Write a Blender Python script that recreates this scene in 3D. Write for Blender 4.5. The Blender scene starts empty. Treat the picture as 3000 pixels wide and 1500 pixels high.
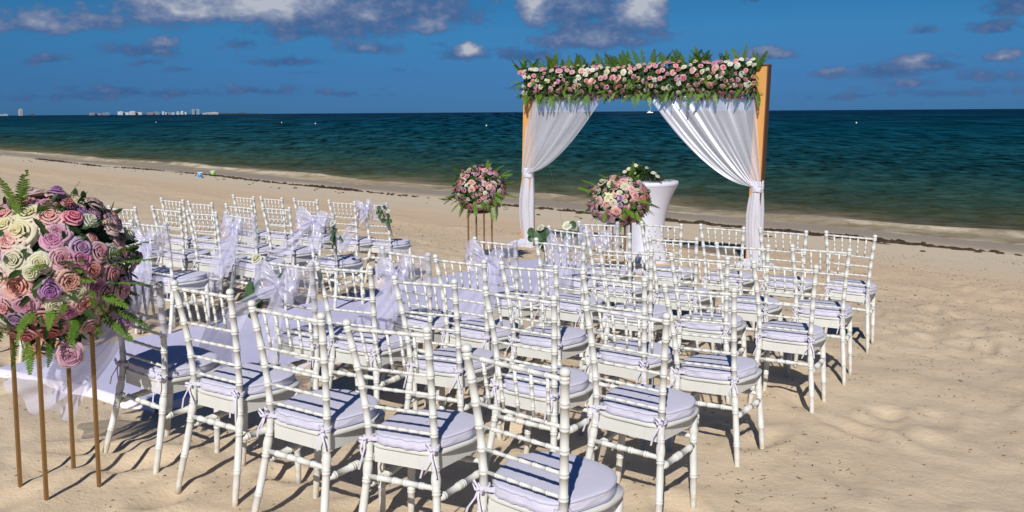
import bpy, bmesh, math, random
import numpy as np
from mathutils import Vector, Matrix, Euler

random.seed(7)
RNG = np.random.RandomState(11)
scene = bpy.context.scene
COL = scene.collection
R = math.radians

# ------------------------------------------------------------------ camera
FPX = 2707.2
PITCH, ROLL, CAMH = 0.09003, -0.00659, 1.5905
F = Vector((0, math.cos(PITCH), -math.sin(PITCH)))
X0 = Vector((1, 0, 0)); U0 = X0.cross(F)
XR = X0 * math.cos(ROLL) + U0 * math.sin(ROLL)
UR = -X0 * math.sin(ROLL) + U0 * math.cos(ROLL)
cam_d = bpy.data.cameras.new("camera"); cam = bpy.data.objects.new("camera", cam_d); COL.objects.link(cam)
cam_d.sensor_width = 36.0; cam_d.lens = FPX / 3000 * 36
cam_d.shift_y = -(750 - 572.8) / 3000
cam_d.clip_start = 0.05; cam_d.clip_end = 80000
M = Matrix((XR, UR, -F)).transposed().to_4x4(); M.translation = Vector((0, 0, CAMH))
cam.matrix_world = M
scene.camera = cam

# ------------------------------------------------------------------ sun / sky
SUN_EL, SUN_AZ = R(35), R(10)
sd = Vector((math.sin(SUN_AZ) * math.cos(SUN_EL), math.cos(SUN_AZ) * math.cos(SUN_EL), -math.sin(SUN_EL)))
sun_d = bpy.data.lights.new("sun", 'SUN'); sun = bpy.data.objects.new("sun", sun_d); COL.objects.link(sun)
sun_d.energy = 4.9; sun_d.angle = R(0.5); sun_d.color = (1.0, 0.965, 0.90)
sun.rotation_euler = sd.to_track_quat('-Z', 'Y').to_euler(); sun.location = (-3, -12, 12)
scene.view_settings.view_transform = 'Standard'
scene.view_settings.look = 'None'
scene.view_settings.exposure = 0.0
scene.view_settings.gamma = 1.0
try: scene.view_settings.use_curve_mapping = False
except Exception: pass
scene.cycles.max_bounces = 8; scene.cycles.diffuse_bounces = 2
scene.cycles.transparent_max_bounces = 24
scene.cycles.sample_clamp_indirect = 4


class NT:
    """tiny node-tree helper"""
    def __init__(s, tree): s.t = tree; s.n = tree.nodes; s.l = tree.links
    def new(s, kind, **kw):
        nd = s.n.new(kind)
        for k, v in kw.items():
            if k.startswith('i_'):
                key = k[2:]; key = int(key) if key.isdigit() else key.replace('_', ' ')
                nd.inputs[key].default_value = v
            else: setattr(nd, k, v)
        return nd
    def put(s, sock, v):
        if isinstance(v, bpy.types.NodeSocket): s.l.new(v, sock)
        elif v is not None: sock.default_value = v
    def m(s, op, a=None, b=None, c=None, clamp=False):
        nd = s.n.new('ShaderNodeMath'); nd.operation = op; nd.use_clamp = clamp
        for i, v in enumerate((a, b, c)):
            if v is not None: s.put(nd.inputs[i], v)
        return nd.outputs[0]
    def vm(s, op, a=None, b=None, out=0):
        nd = s.n.new('ShaderNodeVectorMath'); nd.operation = op
        for i, v in enumerate((a, b)):
            if v is not None: s.put(nd.inputs[i], v)
        return nd.outputs[out]
    def mix(s, f, a, b):
        nd = s.n.new('ShaderNodeMix'); nd.data_type = 'RGBA'
        s.put(nd.inputs[0], f); s.put(nd.inputs[6], a); s.put(nd.inputs[7], b)
        return nd.outputs[2]
    def noise(s, vec, scale, detail=3, rough=.55, dist=0.0, out='Fac'):
        nd = s.new('ShaderNodeTexNoise'); nd.inputs['Scale'].default_value = scale
        nd.inputs['Detail'].default_value = detail; nd.inputs['Roughness'].default_value = rough
        nd.inputs['Distortion'].default_value = dist
        if vec is not None: s.l.new(vec, nd.inputs['Vector'])
        return nd.outputs[out]
    def ramp(s, f, stops, interp='LINEAR'):
        nd = s.n.new('ShaderNodeValToRGB'); cr = nd.color_ramp; cr.interpolation = interp
        while len(cr.elements) < len(stops): cr.elements.new(.5)
        for e, (p, c) in zip(cr.elements, stops):
            e.position = p; e.color = tuple(c) + (1,) if len(c) == 3 else c
        s.put(nd.inputs[0], f)
        return nd.outputs[0]
    def mr(s, v, a, b, c=0., d=1., smooth=False):
        nd = s.n.new('ShaderNodeMapRange'); nd.clamp = True
        if smooth: nd.interpolation_type = 'SMOOTHSTEP'
        for i, q in enumerate((v, a, b, c, d)): s.put(nd.inputs[i], q)
        return nd.outputs[0]


def lin(r, g, b):
    f = lambda c: (c / 255 / 12.92) if c / 255 <= .04045 else ((c / 255 + .055) / 1.055) ** 2.4
    return (f(r), f(g), f(b), 1)


# world --------------------------------------------------------------------
world = bpy.data.worlds.new("World"); scene.world = world; world.use_nodes = True
W = NT(world.node_tree)
for nd in list(W.n): W.n.remove(nd)
out = W.new('ShaderNodeOutputWorld'); bg = W.new('ShaderNodeBackground')
W.l.new(bg.outputs[0], out.inputs[0]); bg.inputs[1].default_value = 0.1
sky = W.new('ShaderNodeTexSky', sky_type='NISHITA', sun_disc=False, sun_elevation=SUN_EL,
            sun_rotation=math.atan2(-sd.x, -sd.y), air_density=1.0, dust_density=0.0, ozone_density=3.0, altitude=0)
tc = W.new('ShaderNodeTexCoord')
d = W.vm('NORMALIZE', tc.outputs['Generated'])
sp = W.new('ShaderNodeSeparateXYZ'); W.l.new(d, sp.inputs[0])
el = W.m('DIVIDE', W.m('ARCSINE', sp.outputs[2]), R(1))          # degrees above horizon
az = W.m('DIVIDE', W.m('ARCTAN2', sp.outputs[0], sp.outputs[1]), R(1))
# deep, saturated maritime blue: the whole dome of the Nishita sky is graded alike
hs = W.new('ShaderNodeRGBToBW'); W.l.new(sky.outputs[0], hs.inputs['Color'])
sky_tint = W.n.new('ShaderNodeMix'); sky_tint.data_type = 'RGBA'; sky_tint.blend_type = 'MULTIPLY'; sky_tint.inputs[0].default_value = 1
W.l.new(hs.outputs[0], sky_tint.inputs[6])
W.l.new(W.ramp(W.m('DIVIDE', el, 90.), [(0, (.052, .160, .33)), (.022, (.056, .193, .43)), (.055, (.060, .28, .60)), (.10, (.034, .29, .70)), (.14, (.016, .225, .75)), (.30, (.02, .22, .80)), (1, (.03, .24, .85))]), sky_tint.inputs[7])
skyc = sky_tint.outputs[2]

# clouds: soft blobs in azimuth/elevation, broken up with fractal noise
grp = bpy.data.node_groups.new('cloud_blob', 'ShaderNodeTree')
for nm in ('az', 'el', 'caz', 'cel', 'rx', 'rup', 'rdn', 'amp'):
    grp.interface.new_socket(nm, in_out='INPUT', socket_type='NodeSocketFloat')
grp.interface.new_socket('den', in_out='OUTPUT', socket_type='NodeSocketFloat')
grp.interface.new_socket('h', in_out='OUTPUT', socket_type='NodeSocketFloat')
G = NT(grp); gi = G.n.new('NodeGroupInput'); go = G.n.new('NodeGroupOutput')
dx = G.m('DIVIDE', G.m('SUBTRACT', gi.outputs['az'], gi.outputs['caz']), gi.outputs['rx'])
dy = G.m('SUBTRACT', gi.outputs['el'], gi.outputs['cel'])
dyn = G.m('MAXIMUM', G.m('DIVIDE', dy, gi.outputs['rup']), G.m('MULTIPLY', G.m('DIVIDE', dy, gi.outputs['rdn']), -1.))
rr = G.m('SQRT', G.m('ADD', G.m('MULTIPLY', dx, dx), G.m('MULTIPLY', dyn, dyn)))
G.l.new(G.m('MULTIPLY', G.m('SUBTRACT', 1., rr), gi.outputs['amp']), go.inputs['den'])
G.l.new(G.m('DIVIDE', dy, gi.outputs['rup']), go.inputs['h'])
cv = W.new('ShaderNodeCombineXYZ'); W.l.new(az, cv.inputs[0]); W.l.new(W.m('MULTIPLY', el, 1.6), cv.inputs[1])
cvv = cv.outputs[0]
warp = W.noise(cvv, .55, 3, .6, out='Color')
wv = W.vm('SCALE', W.vm('SUBTRACT', warp, (.5, .5, .5))); wv.node.inputs['Scale'].default_value = 1.1
cw = W.vm('ADD', cvv, wv)
sw = W.new('ShaderNodeSeparateXYZ'); W.l.new(cw, sw.inputs[0])
azw = sw.outputs[0]; elw = W.m('DIVIDE', sw.outputs[1], 1.6)


def pix(px, py):   # photo pixel -> (az, el) in degrees
    v = F * FPX + XR * (px - 1500) + UR * (572.8 - py); v.normalize()
    return math.degrees(math.atan2(v.x, v.y)), math.degrees(math.asin(v.z))


CL = [  # centre px, py, half width, up, down (photo pixels), strength, brightness
    (110, 75, 130, 45, 26, 1.1, .75), (300, 62, 120, 40, 26, 1., .7), (470, 45, 140, 60, 34, 1.1, .75), (560, 35, 170, 70, 34, 1.3, 1.),
    (760, 25, 260, 70, 42, 1.5, 1.), (1000, 60, 260, 70, 50, 1.2, .45), (1200, 45, 230, 80, 45, 1.1, .3), (1260, 80, 80, 36, 22, 1., .8), (1080, 55, 60, 34, 20, 1., .85),
    (900, 95, 200, 30, 18, .8, .1), (420, 150, 130, 26, 16, .75, .2), (470, 130, 60, 22, 14, .9, .75), (720, 128, 70, 24, 16, .7, .15), (140, 174, 75, 14, 10, .65, .05),
    (840, 182, 130, 18, 14, .75, .1), (1080, 140, 110, 26, 18, .8, .25), (1075, 140, 40, 20, 12, .9, .8), (1360, 158, 100, 24, 18, .8, .2), (1378, 150, 42, 30, 14, 1.3, 1.2),
    (1490, 160, 60, 22, 20, .7, .15), (430, 185, 50, 12, 9, .55, .05), (530, 205, 60, 11, 8, .5, .0), (1570, 20, 60, 90, 55, 1.4, 1.1), (1690, 15, 150, 80, 60, 1.5, .35),
    (1880, 25, 85, 80, 62, 1.5, 1.15), (1760, 95, 190, 40, 26, 1.2, .3), (1740, 120, 220, 30, 26, 1.1, .55), (1900, 100, 90, 22, 18, .7, .1), (1560, 165, 120, 26, 14, .8, .1),
    (2250, 160, 75, 22, 14, 1.1, .7), (2440, 212, 80, 20, 16, 1., .75), (2600, 205, 110, 22, 22, .9, .3), (2680, 178, 70, 20, 20, 1.1, .75), (2745, 195, 70, 30, 16, .9, .4),
    (2930, 168, 42, 20, 12, 1., .75), (2710, 90, 32, 18, 12, .7, .1), (2920, 82, 70, 26, 18, .9, .1), (2970, 18, 80, 40, 26, 1.1, .25), (2200, 0, 70, 12, 8, .7, .1),
    (2680, 245, 90, 18, 14, .7, .55), (2890, 225, 120, 24, 22, .6, .4), (400, 272, 320, 18, 14, .72, .02), (760, 270, 160, 18, 12, .68, .02), (180, 285, 260, 16, 12, .6, .05), (1000, 275, 160, 14, 10, .55, 0.),
    (1540, 262, 120, 12, 8, .5, .1), (2760, 275, 280, 16, 12, .55, .2), (2500, 285, 200, 12, 10, .5, .1), (1180, 205, 120, 9, 7, .35, .0), (900, 215, 60, 8, 6, .4, .0), (1290, 130, 40, 14, 10, .5, .1)]
# the same kind of scattered cumulus goes on outside the frame
for i in range(26):
    a = random.uniform(35, 325)
    CL.append((None, a if a < 180 else a - 360, random.uniform(2, 30), random.uniform(3, 9), random.uniform(.8, 1.3), random.uniform(.4, 1.)))
acc_d = acc_b = None
acc = []
for c in CL:
    if c[0] is None:
        _, ca, ce, rx, amp, br = c; rup = rx * .35; rdn = rx * .2
    else:
        ca, ce = pix(c[0], c[1]); k = math.degrees(1 / FPX)
        rx, rup, rdn, amp, br = c[2] * k * 1.3, c[3] * k * 1.45, c[4] * k * 1.35, c[5], c[6]
    nd = W.n.new('ShaderNodeGroup'); nd.node_tree = grp
    W.l.new(azw, nd.inputs['az']); W.l.new(elw, nd.inputs['el'])
    for k_, v_ in (('caz', ca), ('cel', ce), ('rx', rx), ('rup', rup), ('rdn', rdn), ('amp', amp)): nd.inputs[k_].default_value = v_
    den = nd.outputs['den']
    acc_d = den if acc_d is None else W.m('MAXIMUM', acc_d, den)
    # brightness grows from the flat base to the sunlit top
    bb = W.m('MULTIPLY', W.m('MAXIMUM', den, 0.), W.m('ADD', W.m('MULTIPLY', nd.outputs['h'], .6 * br), br * .75))
    acc_b = bb if acc_b is None else W.m('MAXIMUM', acc_b, bb)
n1 = W.noise(cvv, .62, 6, .54); n2 = W.noise(cvv, 2.0, 5, .52)
frac = W.m('ADD', W.m('MULTIPLY', W.m('SUBTRACT', n1, .5), 1.7), W.m('MULTIPLY', W.m('SUBTRACT', n2, .5), .65))
den = W.m('ADD', acc_d, W.m('SUBTRACT', frac, .12))
alpha = W.mr(den, -.02, .55, 0, .95, smooth=True)
lit = W.m('ADD', W.m('MULTIPLY', acc_b, .95), W.m('MULTIPLY', W.m('SUBTRACT', n2, .5), .6))
lit = W.m('ADD', lit, W.m('MULTIPLY', W.m('SUBTRACT', n1, .5), 1.2))
ccol = W.ramp(lit, [(0.0, lin(58, 98, 146)[:3]), (.24, lin(82, 108, 152)[:3]), (.54, lin(116, 132, 165)[:3]), (.80, lin(152, 161, 182)[:3]), (1., lin(182, 187, 198)[:3])])
ccol10 = W.vm('SCALE', ccol); ccol10.node.inputs['Scale'].default_value = 10.0
W.l.new(W.mix(alpha, skyc, ccol10), bg.inputs[0])


# ------------------------------------------------------------------ helpers
def smooth_noise(x, y, seed=0):
    xi = np.floor(x).astype(np.int64); yi = np.floor(y).astype(np.int64); fx = x - xi; fy = y - yi
    fx = fx * fx * (3 - 2 * fx); fy = fy * fy * (3 - 2 * fy)
    def h(a, b):
        n = (a * 374761393 + b * 668265263 + seed * 974634777) & 0x7fffffff
        n = ((n ^ (n >> 13)) * 1274126177) & 0x7fffffff
        return ((n ^ (n >> 16)) & 0xffff) / 65535.0
    return (h(xi, yi) * (1 - fx) + h(xi + 1, yi) * fx) * (1 - fy) + (h(xi, yi + 1) * (1 - fx) + h(xi + 1, yi + 1) * fx) * fy


NX, NY = .72, .694
SX, SY = -.02836, -.0349
S_T = np.array([-60, 0, 8, 9.5, 10.7, 11.7, 13, 15, 16.8, 18.5, 20.7, 24, 32, 60, 400.])
Z_T = np.array([2.7, 0, -.358, -.49, -.615, -.66, -.80, -.99, -1.08, -1.115, -1.165, -1.30, -1.75, -3, -9.])
SEA_Z = -1.16


def ground(x, y):
    x = np.asarray(x, float); y = np.asarray(y, float)
    s = NX * x + NY * y; t = -NY * x + NX * y
    z = np.interp(s, S_T, Z_T)
    w = np.clip((11 - s) / 4, 0, 1) * np.clip((22 - np.abs(t)) / 8, 0, 1)
    return z + w * (SX * x + SY * y + .04475 * s)


def link(o, parent=None):
    COL.objects.link(o)
    if parent is not None: o.parent = parent
    return o


def mesh(name, verts, faces, mat=None, smooth=True):
    me = bpy.data.meshes.new(name); me.from_pydata([tuple(v) for v in verts], [], faces); me.update()
    if smooth: me.polygons.foreach_set('use_smooth', [True] * len(me.polygons))
    if mat is not None:
        for mm in (mat if isinstance(mat, (list, tuple)) else [mat]): me.materials.append(mm)
    return me


def part(name, me, parent, loc=None, rot=None, scale=None, mat4=None, label=None):
    o = bpy.data.objects.new(name, me); link(o, parent)
    if mat4 is not None: o.matrix_local = mat4
    if loc is not None: o.location = loc
    if rot is not None: o.rotation_euler = rot
    if scale is not None: o.scale = (scale,) * 3 if isinstance(scale, (int, float)) else scale
    if label: o['label'] = label
    return o


def thing(name, label, cat, loc=(0, 0, 0), rot=(0, 0, 0), group=None, me=None):
    o = bpy.data.objects.new(name, me); COL.objects.link(o); o.location = loc; o.rotation_euler = rot
    if me is None: o.empty_display_size = .1
    o['label'] = label; o['category'] = cat
    if group: o['group'] = group
    return o


class MB:
    """collects geometry for one mesh"""
    def __init__(s): s.v = []; s.f = []; s.mi = []
    def add(s, v, f, mi=0):
        k = len(s.v); s.v += [tuple(a) for a in v]; s.f += [tuple(i + k for i in q) for q in f]; s.mi += [mi] * len(f)
    def box(s, c, h, ax=None, mi=0):
        ax = ax or (Vector((1, 0, 0)), Vector((0, 1, 0)), Vector((0, 0, 1))); c = Vector(c)
        v = [c + ax[0] * h[0] * a + ax[1] * h[1] * b + ax[2] * h[2] * e for a in (-1, 1) for b in (-1, 1) for e in (-1, 1)]
        s.add(v, [(0, 1, 3, 2), (4, 6, 7, 5), (0, 4, 5, 1), (2, 3, 7, 6), (0, 2, 6, 4), (1, 5, 7, 3)], mi)
    def tube(s, pts, rad, seg=8, cap=True, mi=0):
        pts = [Vector(p) for p in pts]; n = len(pts)
        if isinstance(rad, (int, float)): rad = [rad] * n
        t0 = (pts[1] - pts[0]).normalized(); ref = Vector((0, 0, 1)) if abs(t0.z) < .9 else Vector((0, 1, 0))
        a = t0.cross(ref).normalized(); V = []
        for i, p in enumerate(pts):
            t = (pts[min(i + 1, n - 1)] - pts[max(i - 1, 0)]).normalized()
            a = (a - t * a.dot(t)).normalized(); b = t.cross(a)
            for j in range(seg):
                w = 2 * math.pi * j / seg; V.append(p + (a * math.cos(w) + b * math.sin(w)) * rad[i])
        Fc = [(i * seg + j, i * seg + (j + 1) % seg, (i + 1) * seg + (j + 1) % seg, (i + 1) * seg + j) for i in range(n - 1) for j in range(seg)]
        if cap: Fc += [tuple(range(seg - 1, -1, -1)), tuple((n - 1) * seg + j for j in range(seg))]
        s.add(V, Fc, mi)
    def grid(s, P, mi=0, closed=False):
        """P[i][j] points"""
        n, m = len(P), len(P[0]); V = [p for r in P for p in r]
        Fc = [(i * m + j, i * m + (j + 1) % m, (i + 1) * m + (j + 1) % m, (i + 1) * m + j) for i in range(n - 1) for j in range(m if closed else m - 1)]
        s.add(V, Fc, mi)
    def mesh(s, name, mats, smooth=True):
        me = mesh(name, s.v, s.f, mats, smooth)
        if any(s.mi): me.polygons.foreach_set('material_index', s.mi)
        return me


def material(name, color, rough=.5, **kw):
    m = bpy.data.materials.new(name); m.use_nodes = True; N = NT(m.node_tree); b = N.n['Principled BSDF']
    b.inputs['Base Color'].default_value = tuple(color)[:3] + (1,); b.inputs['Roughness'].default_value = rough
    for k, v in kw.items(): b.inputs[k.replace('_', ' ')].default_value = v
    return m, N, b


def bump(N, b, h, strength=.3, dist=.01):
    bp = N.new('ShaderNodeBump'); bp.inputs['Strength'].default_value = strength; bp.inputs['Distance'].default_value = dist
    N.l.new(h, bp.inputs['Height']); N.l.new(bp.outputs[0], b.inputs['Normal'])


# ------------------------------------------------------------------ materials
# painted wood of the chairs, slightly worn
M_white, N, b = material('white_painted_wood', (.80, .78, .73), .38)
o = N.new('ShaderNodeTexCoord').outputs['Object']
w = N.noise(o, 60, 4, .7); w2 = N.noise(o, 9, 3, .6)
oi = N.new('ShaderNodeObjectInfo').outputs['Random']
c = N.mix(N.mr(w2, .35, .75, 0, .5), (.635, .635, .61, 1), (.53, .525, .495, 1))
c = N.mix(N.mr(w, .66, .76, 0, .55), c, (.40, .38, .33, 1))
c = N.mix(N.m('MULTIPLY', oi, .25), c, (.55, .56, .54, 1))
sz = N.new('ShaderNodeSeparateXYZ'); N.l.new(o, sz.inputs[0])
sandy = N.m('MULTIPLY', N.mr(sz.outputs[2], .005, .13, 1., 0.), N.mr(N.noise(o, 30, 4, .7), .38, .6))
streak = N.noise(N.vm('MULTIPLY', o, (90., 90., 7.)), 1., 3, .6)
c = N.mix(N.m('MULTIPLY', N.mr(streak, .55, .75), .28), c, (.42, .40, .35, 1))
c = N.mix(N.m('MULTIPLY', sandy, .85), c, (.50, .40, .27, 1))
N.l.new(c, b.inputs['Base Color']); N.l.new(N.mr(w2, .3, .7, .34, .55), b.inputs['Roughness']); bump(N, b, w, .2, .002)
# cushion cloth
M_cush, N, b = material('white_cushion_fabric', (.62, .61, .78), .85)
o = N.new('ShaderNodeTexCoord').outputs['Object']
w = N.noise(o, 14, 4, .6); wrk = N.noise(N.vm('MULTIPLY', o, (3., 3., 11.)), 3, 2, .5, 1.)
N.l.new(N.mix(w, (.52, .51, .64, 1), (.60, .58, .70, 1)), b.inputs['Base Color'])
b.inputs['Sheen Weight'].default_value = .15
sepn = N.new('ShaderNodeSeparateXYZ'); N.l.new(N.new('ShaderNodeNewGeometry').outputs['Normal'], sepn.inputs[0])
side = N.m('SUBTRACT', 1., N.m('ABSOLUTE', sepn.outputs[2]))
bump(N, b, N.m('ADD', N.m('MULTIPLY', wrk, side), N.m('MULTIPLY', w, .25)), .4, .010)
M_pipe, N, b = material('piping_fabric', (.42, .41, .52), .85)
M_tie, N, b = material('tie_ribbon_fabric', (.56, .53, .64), .8)


def sheer(name, col, dens, fold=16, trans=.6, var=.6, fac=.42, bst=.7):
    m = bpy.data.materials.new(name); m.use_nodes = True; N = NT(m.node_tree)
    for nd in list(N.n): N.n.remove(nd)
    o = N.new('ShaderNodeOutputMaterial'); dif = N.new('ShaderNodeBsdfDiffuse'); tl = N.new('ShaderNodeBsdfTranslucent'); tp = N.new('ShaderNodeBsdfTransparent')
    gl = N.new('ShaderNodeBsdfGlossy'); gl.inputs['Roughness'].default_value = .32; gl.inputs['Color'].default_value = (.9, .9, 1, 1)
    dif.inputs[0].default_value = col; tl.inputs[0].default_value = col
    a = N.new('ShaderNodeMixShader'); a.inputs[0].default_value = trans * .5; N.l.new(dif.outputs[0], a.inputs[1]); N.l.new(tl.outputs[0], a.inputs[2])
    g = N.new('ShaderNodeMixShader'); g.inputs[0].default_value = .12; N.l.new(a.outputs[0], g.inputs[1]); N.l.new(gl.outputs[0], g.inputs[2])
    uv = N.new('ShaderNodeTexCoord').outputs['UV']
    n = N.noise(N.vm('MULTIPLY', uv, (fold, 1.3, 1)), 1., 1.5, .5, .4)
    lw = N.new('ShaderNodeLayerWeight'); lw.inputs[0].default_value = .35
    dd = N.m('ADD', N.m('ADD', dens, N.m('MULTIPLY', N.m('SUBTRACT', n, .5), var)), N.m('MULTIPLY', lw.outputs['Facing'], fac), clamp=True)
    f = N.new('ShaderNodeMixShader'); N.l.new(dd, f.inputs[0]); N.l.new(tp.outputs[0], f.inputs[1]); N.l.new(g.outputs[0], f.inputs[2])
    bp = N.new('ShaderNodeBump'); bp.inputs['Strength'].default_value = bst; bp.inputs['Distance'].default_value = .02; N.l.new(n, bp.inputs['Height'])
    for q in (dif, tl, gl): N.l.new(bp.outputs[0], q.inputs['Normal'])
    N.l.new(f.outputs[0], o.inputs[0])
    return m


M_organza = sheer('white_organza', (.74, .73, .92, 1), .46, 4, .7, .35, .18, .4)
M_organza_band = sheer('white_organza_band', (.70, .69, .88, 1), .20, 3, .7, .3, .15, .4)
M_organza_flat = sheer('white_organza_single_layer', (.66, .64, .84, 1), .09, 3, .7, .1, .1, .2)
M_drape = sheer('white_sheer_drape', (.78, .78, .86, 1), .54, 11, .6, .5, .38, .4)
M_pool = sheer('white_sheer_drape_layers', (.72, .72, .82, 1), .93, 10)

# sand
M_sand, N, b = material('beach_sand', (.6, .5, .36), .95)
geo = N.new('ShaderNodeNewGeometry'); P = geo.outputs['Position']
s_ = N.vm('DOT_PRODUCT', P, (NX, NY, 0.), out=1)
big = N.noise(P, .55, 4, .6); med = N.noise(P, 4.5, 5, .65); fine = N.noise(P, 60, 3, .7); grain = N.noise(P, 420, 2, .6)
c = N.mix(N.mr(big, .3, .7), (.62, .48, .325, 1), (.68, .545, .39, 1))
c = N.mix(N.mr(med, .35, .75, 0, .55), c, (.545, .425, .29, 1))
c = N.mix(N.mr(fine, .45, .8, 0, .30), c, (.42, .33, .235, 1))
c = N.mix(N.mr(grain, .5, .8, 0, .25), c, (.80, .70, .56, 1))
warpS = N.m('ADD', s_, N.m('MULTIPLY', N.m('SUBTRACT', N.noise(P, .35, 4, .6), .5), 1.6))
c = N.mix(N.mr(warpS, 7.5, 11.5, 0, .65), c, (.68, .50, .325, 1))      # warmer, trampled strip
c = N.mix(N.mr(warpS, 15.2, 16.4, 0, .75), c, (.60, .505, .38, 1))  # paler washed strip above the wrack
c = N.mix(N.mr(warpS, 18.4, 19.4, 0, .9), c, (.36, .285, .20, 1))    # damp sand
mot = N.noise(P, 8.5, 7, .82); zone = N.m('MULTIPLY', N.mr(s_, 3.5, 8.5, .35, 1.), N.mr(s_, 13.5, 15., 1., .25))
c = N.mix(N.m('MULTIPLY', N.mr(mot, .53, .66, 0, .42), zone), c, (.27, .20, .14, 1))
# fine dark bits of dry seaweed too small to pick apart
vor = N.new('ShaderNodeTexVoronoi'); vor.inputs['Scale'].default_value = 34; N.l.new(N.vm('ADD', P, N.vm('SCALE', N.noise(P, 30, 2, out='Color'))), vor.inputs['Vector'])
spk = N.m('MULTIPLY', N.mr(vor.outputs['Distance'], .05, .15, 1, 0), N.mr(N.noise(P, 1.4, 4, .7), .42, .62))
c = N.mix(N.m('MULTIPLY', spk, .75), c, (.10, .07, .045, 1))
N.l.new(c, b.inputs['Base Color']); N.l.new(N.mr(warpS, 18.5, 19.8, .95, .45), b.inputs['Roughness'])
hgt = N.m('ADD', N.m('MULTIPLY', med, 1.), N.m('ADD', N.m('MULTIPLY', fine, .22), N.m('MULTIPLY', grain, .05)))
bump(N, b, hgt, .5, .035)

# sea
M_sea, N, b = material('sea_water', (.0, .03, .06), .12, IOR=1.33)
geo = N.new('ShaderNodeNewGeometry'); P = geo.outputs['Position']
s_ = N.vm('DOT_PRODUCT', P, (NX, NY, 0.), out=1); dist = N.vm('LENGTH', P, out=1)
pn = N.noise(N.vm('MULTIPLY', P, (.05, .05, 0)), 1.2, 5, .6); pn2 = N.noise(P, .22, 4, .6)
off = N.m('SUBTRACT', N.m('ADD', s_, N.m('MULTIPLY', N.m('SUBTRACT', pn2, .5), 1.6)), 19.6)
ls = N.m('DIVIDE', N.m('LOGARITHM', N.m('MAXIMUM', off, 1.), 10.), 3.0)
ls = N.m('ADD', ls, N.m('ADD', N.m('MULTIPLY', N.m('SUBTRACT', pn, .5), .10), N.m('MULTIPLY', N.m('SUBTRACT', N.noise(P, .45, 5, .65), .5), .16)))
wc = N.ramp(ls, [(.0, (.46, .37, .25)), (.09, (.50, .41, .28)), (.145, (.24, .20, .12)), (.24, (.080, .100, .050)), (.36, (.030, .080, .060)), (.48, (.009, .064, .072)), (.66, (.0, .050, .078)), (1., (.0, .022, .055))])
rt = N.new('ShaderNodeMapping'); rt.inputs['Rotation'].default_value = (0, 0, R(12)); N.l.new(P, rt.inputs['Vector'])
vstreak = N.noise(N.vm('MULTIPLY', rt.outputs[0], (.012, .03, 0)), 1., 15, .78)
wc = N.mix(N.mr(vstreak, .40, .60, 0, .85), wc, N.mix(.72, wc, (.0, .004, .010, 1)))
N.l.new(wc, b.inputs['Base Color'])
b.inputs['Specular IOR Level'].default_value = .15
# wave light and dark painted into the colour: ripples close in, longer trains beyond
lgd = N.m('LOGARITHM', N.m('MAXIMUM', dist, 1.), 10.); wl = None; wsum = None
for (dd_, sx_, sy_) in ((26, 1.7, 1.9), (52, 1.25, .62), (105, .75, .17), (230, .38, .040), (560, .17, .0075), (1600, .06, .0011)):
    wgt = N.m('MAXIMUM', N.m('SUBTRACT', 1., N.m('MULTIPLY', N.m('ABSOLUTE', N.m('SUBTRACT', lgd, math.log10(dd_))), 2.9)), 0.)
    if dd_ == 1600: wgt = N.mr(lgd, math.log10(650), math.log10(1500))
    nz = N.m('MULTIPLY', wgt, N.m('SUBTRACT', N.noise(N.vm('MULTIPLY', P, (sx_, sy_, 0)), 1., 4, .62, .25), .5))
    wl = nz if wl is None else N.m('ADD', wl, nz); wsum = wgt if wsum is None else N.m('ADD', wsum, wgt)
wl = N.m('ADD', N.m('DIVIDE', wl, N.m('MAXIMUM', wsum, .45)), .5)
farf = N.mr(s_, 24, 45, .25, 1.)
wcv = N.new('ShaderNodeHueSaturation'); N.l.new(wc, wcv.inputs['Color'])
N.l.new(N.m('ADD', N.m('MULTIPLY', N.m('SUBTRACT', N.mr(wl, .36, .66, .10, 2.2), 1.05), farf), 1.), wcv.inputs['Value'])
bf = N.noise(N.vm('MULTIPLY', P, (1., 1., 0)), .9, 5, .7); bl = N.noise(P, .16, 3, .6)
foff = N.m('SUBTRACT', N.m('ADD', s_, N.m('ADD', N.m('MULTIPLY', N.m('SUBTRACT', bl, .5), 2.2), N.m('MULTIPLY', N.m('SUBTRACT', bf, .5), 1.1))), 21.75)
foam = N.m('MULTIPLY', N.mr(N.m('ABSOLUTE', foff), .08, .38, 1., 0.), N.mr(bf, .42, .60, .15, .9))
foam2 = N.m('MULTIPLY', N.mr(N.m('ABSOLUTE', N.m('ADD', foff, 1.15)), .03, .16, 1., 0.), N.mr(bf, .45, .6, .0, .7))
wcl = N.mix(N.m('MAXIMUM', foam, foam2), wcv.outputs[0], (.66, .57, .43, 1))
rot = N.new('ShaderNodeMapping'); rot.inputs['Rotation'].default_value = (0, 0, R(38)); N.l.new(P, rot.inputs['Vector'])
pv = N.vm('MULTIPLY', rot.outputs[0], (.55, 1.2, 0))
wv1 = N.noise(pv, .9, 6, .68, .6); wv2 = N.noise(pv, .12, 5, .65); wv3 = N.noise(pv, 4.2, 4, .6)
h = N.m('ADD', N.m('MULTIPLY', wv1, .30), N.m('ADD', N.m('MULTIPLY', wv2, .9), N.m('MULTIPLY', wv3, .06)))
bp = N.new('ShaderNodeBump'); bp.inputs['Strength'].default_value = 1.; bp.inputs['Distance'].default_value = 1.0
N.l.new(h, bp.inputs['Height']); N.l.new(bp.outputs[0], b.inputs['Normal'])
dif = N.new('ShaderNodeBsdfDiffuse'); gls = N.new('ShaderNodeBsdfGlossy'); gls.inputs['Roughness'].default_value = .22
N.l.new(wcl, dif.inputs[0]); N.l.new(bp.outputs[0], gls.inputs['Normal']); gls.inputs['Color'].default_value = (.75, .9, .85, 1)
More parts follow.
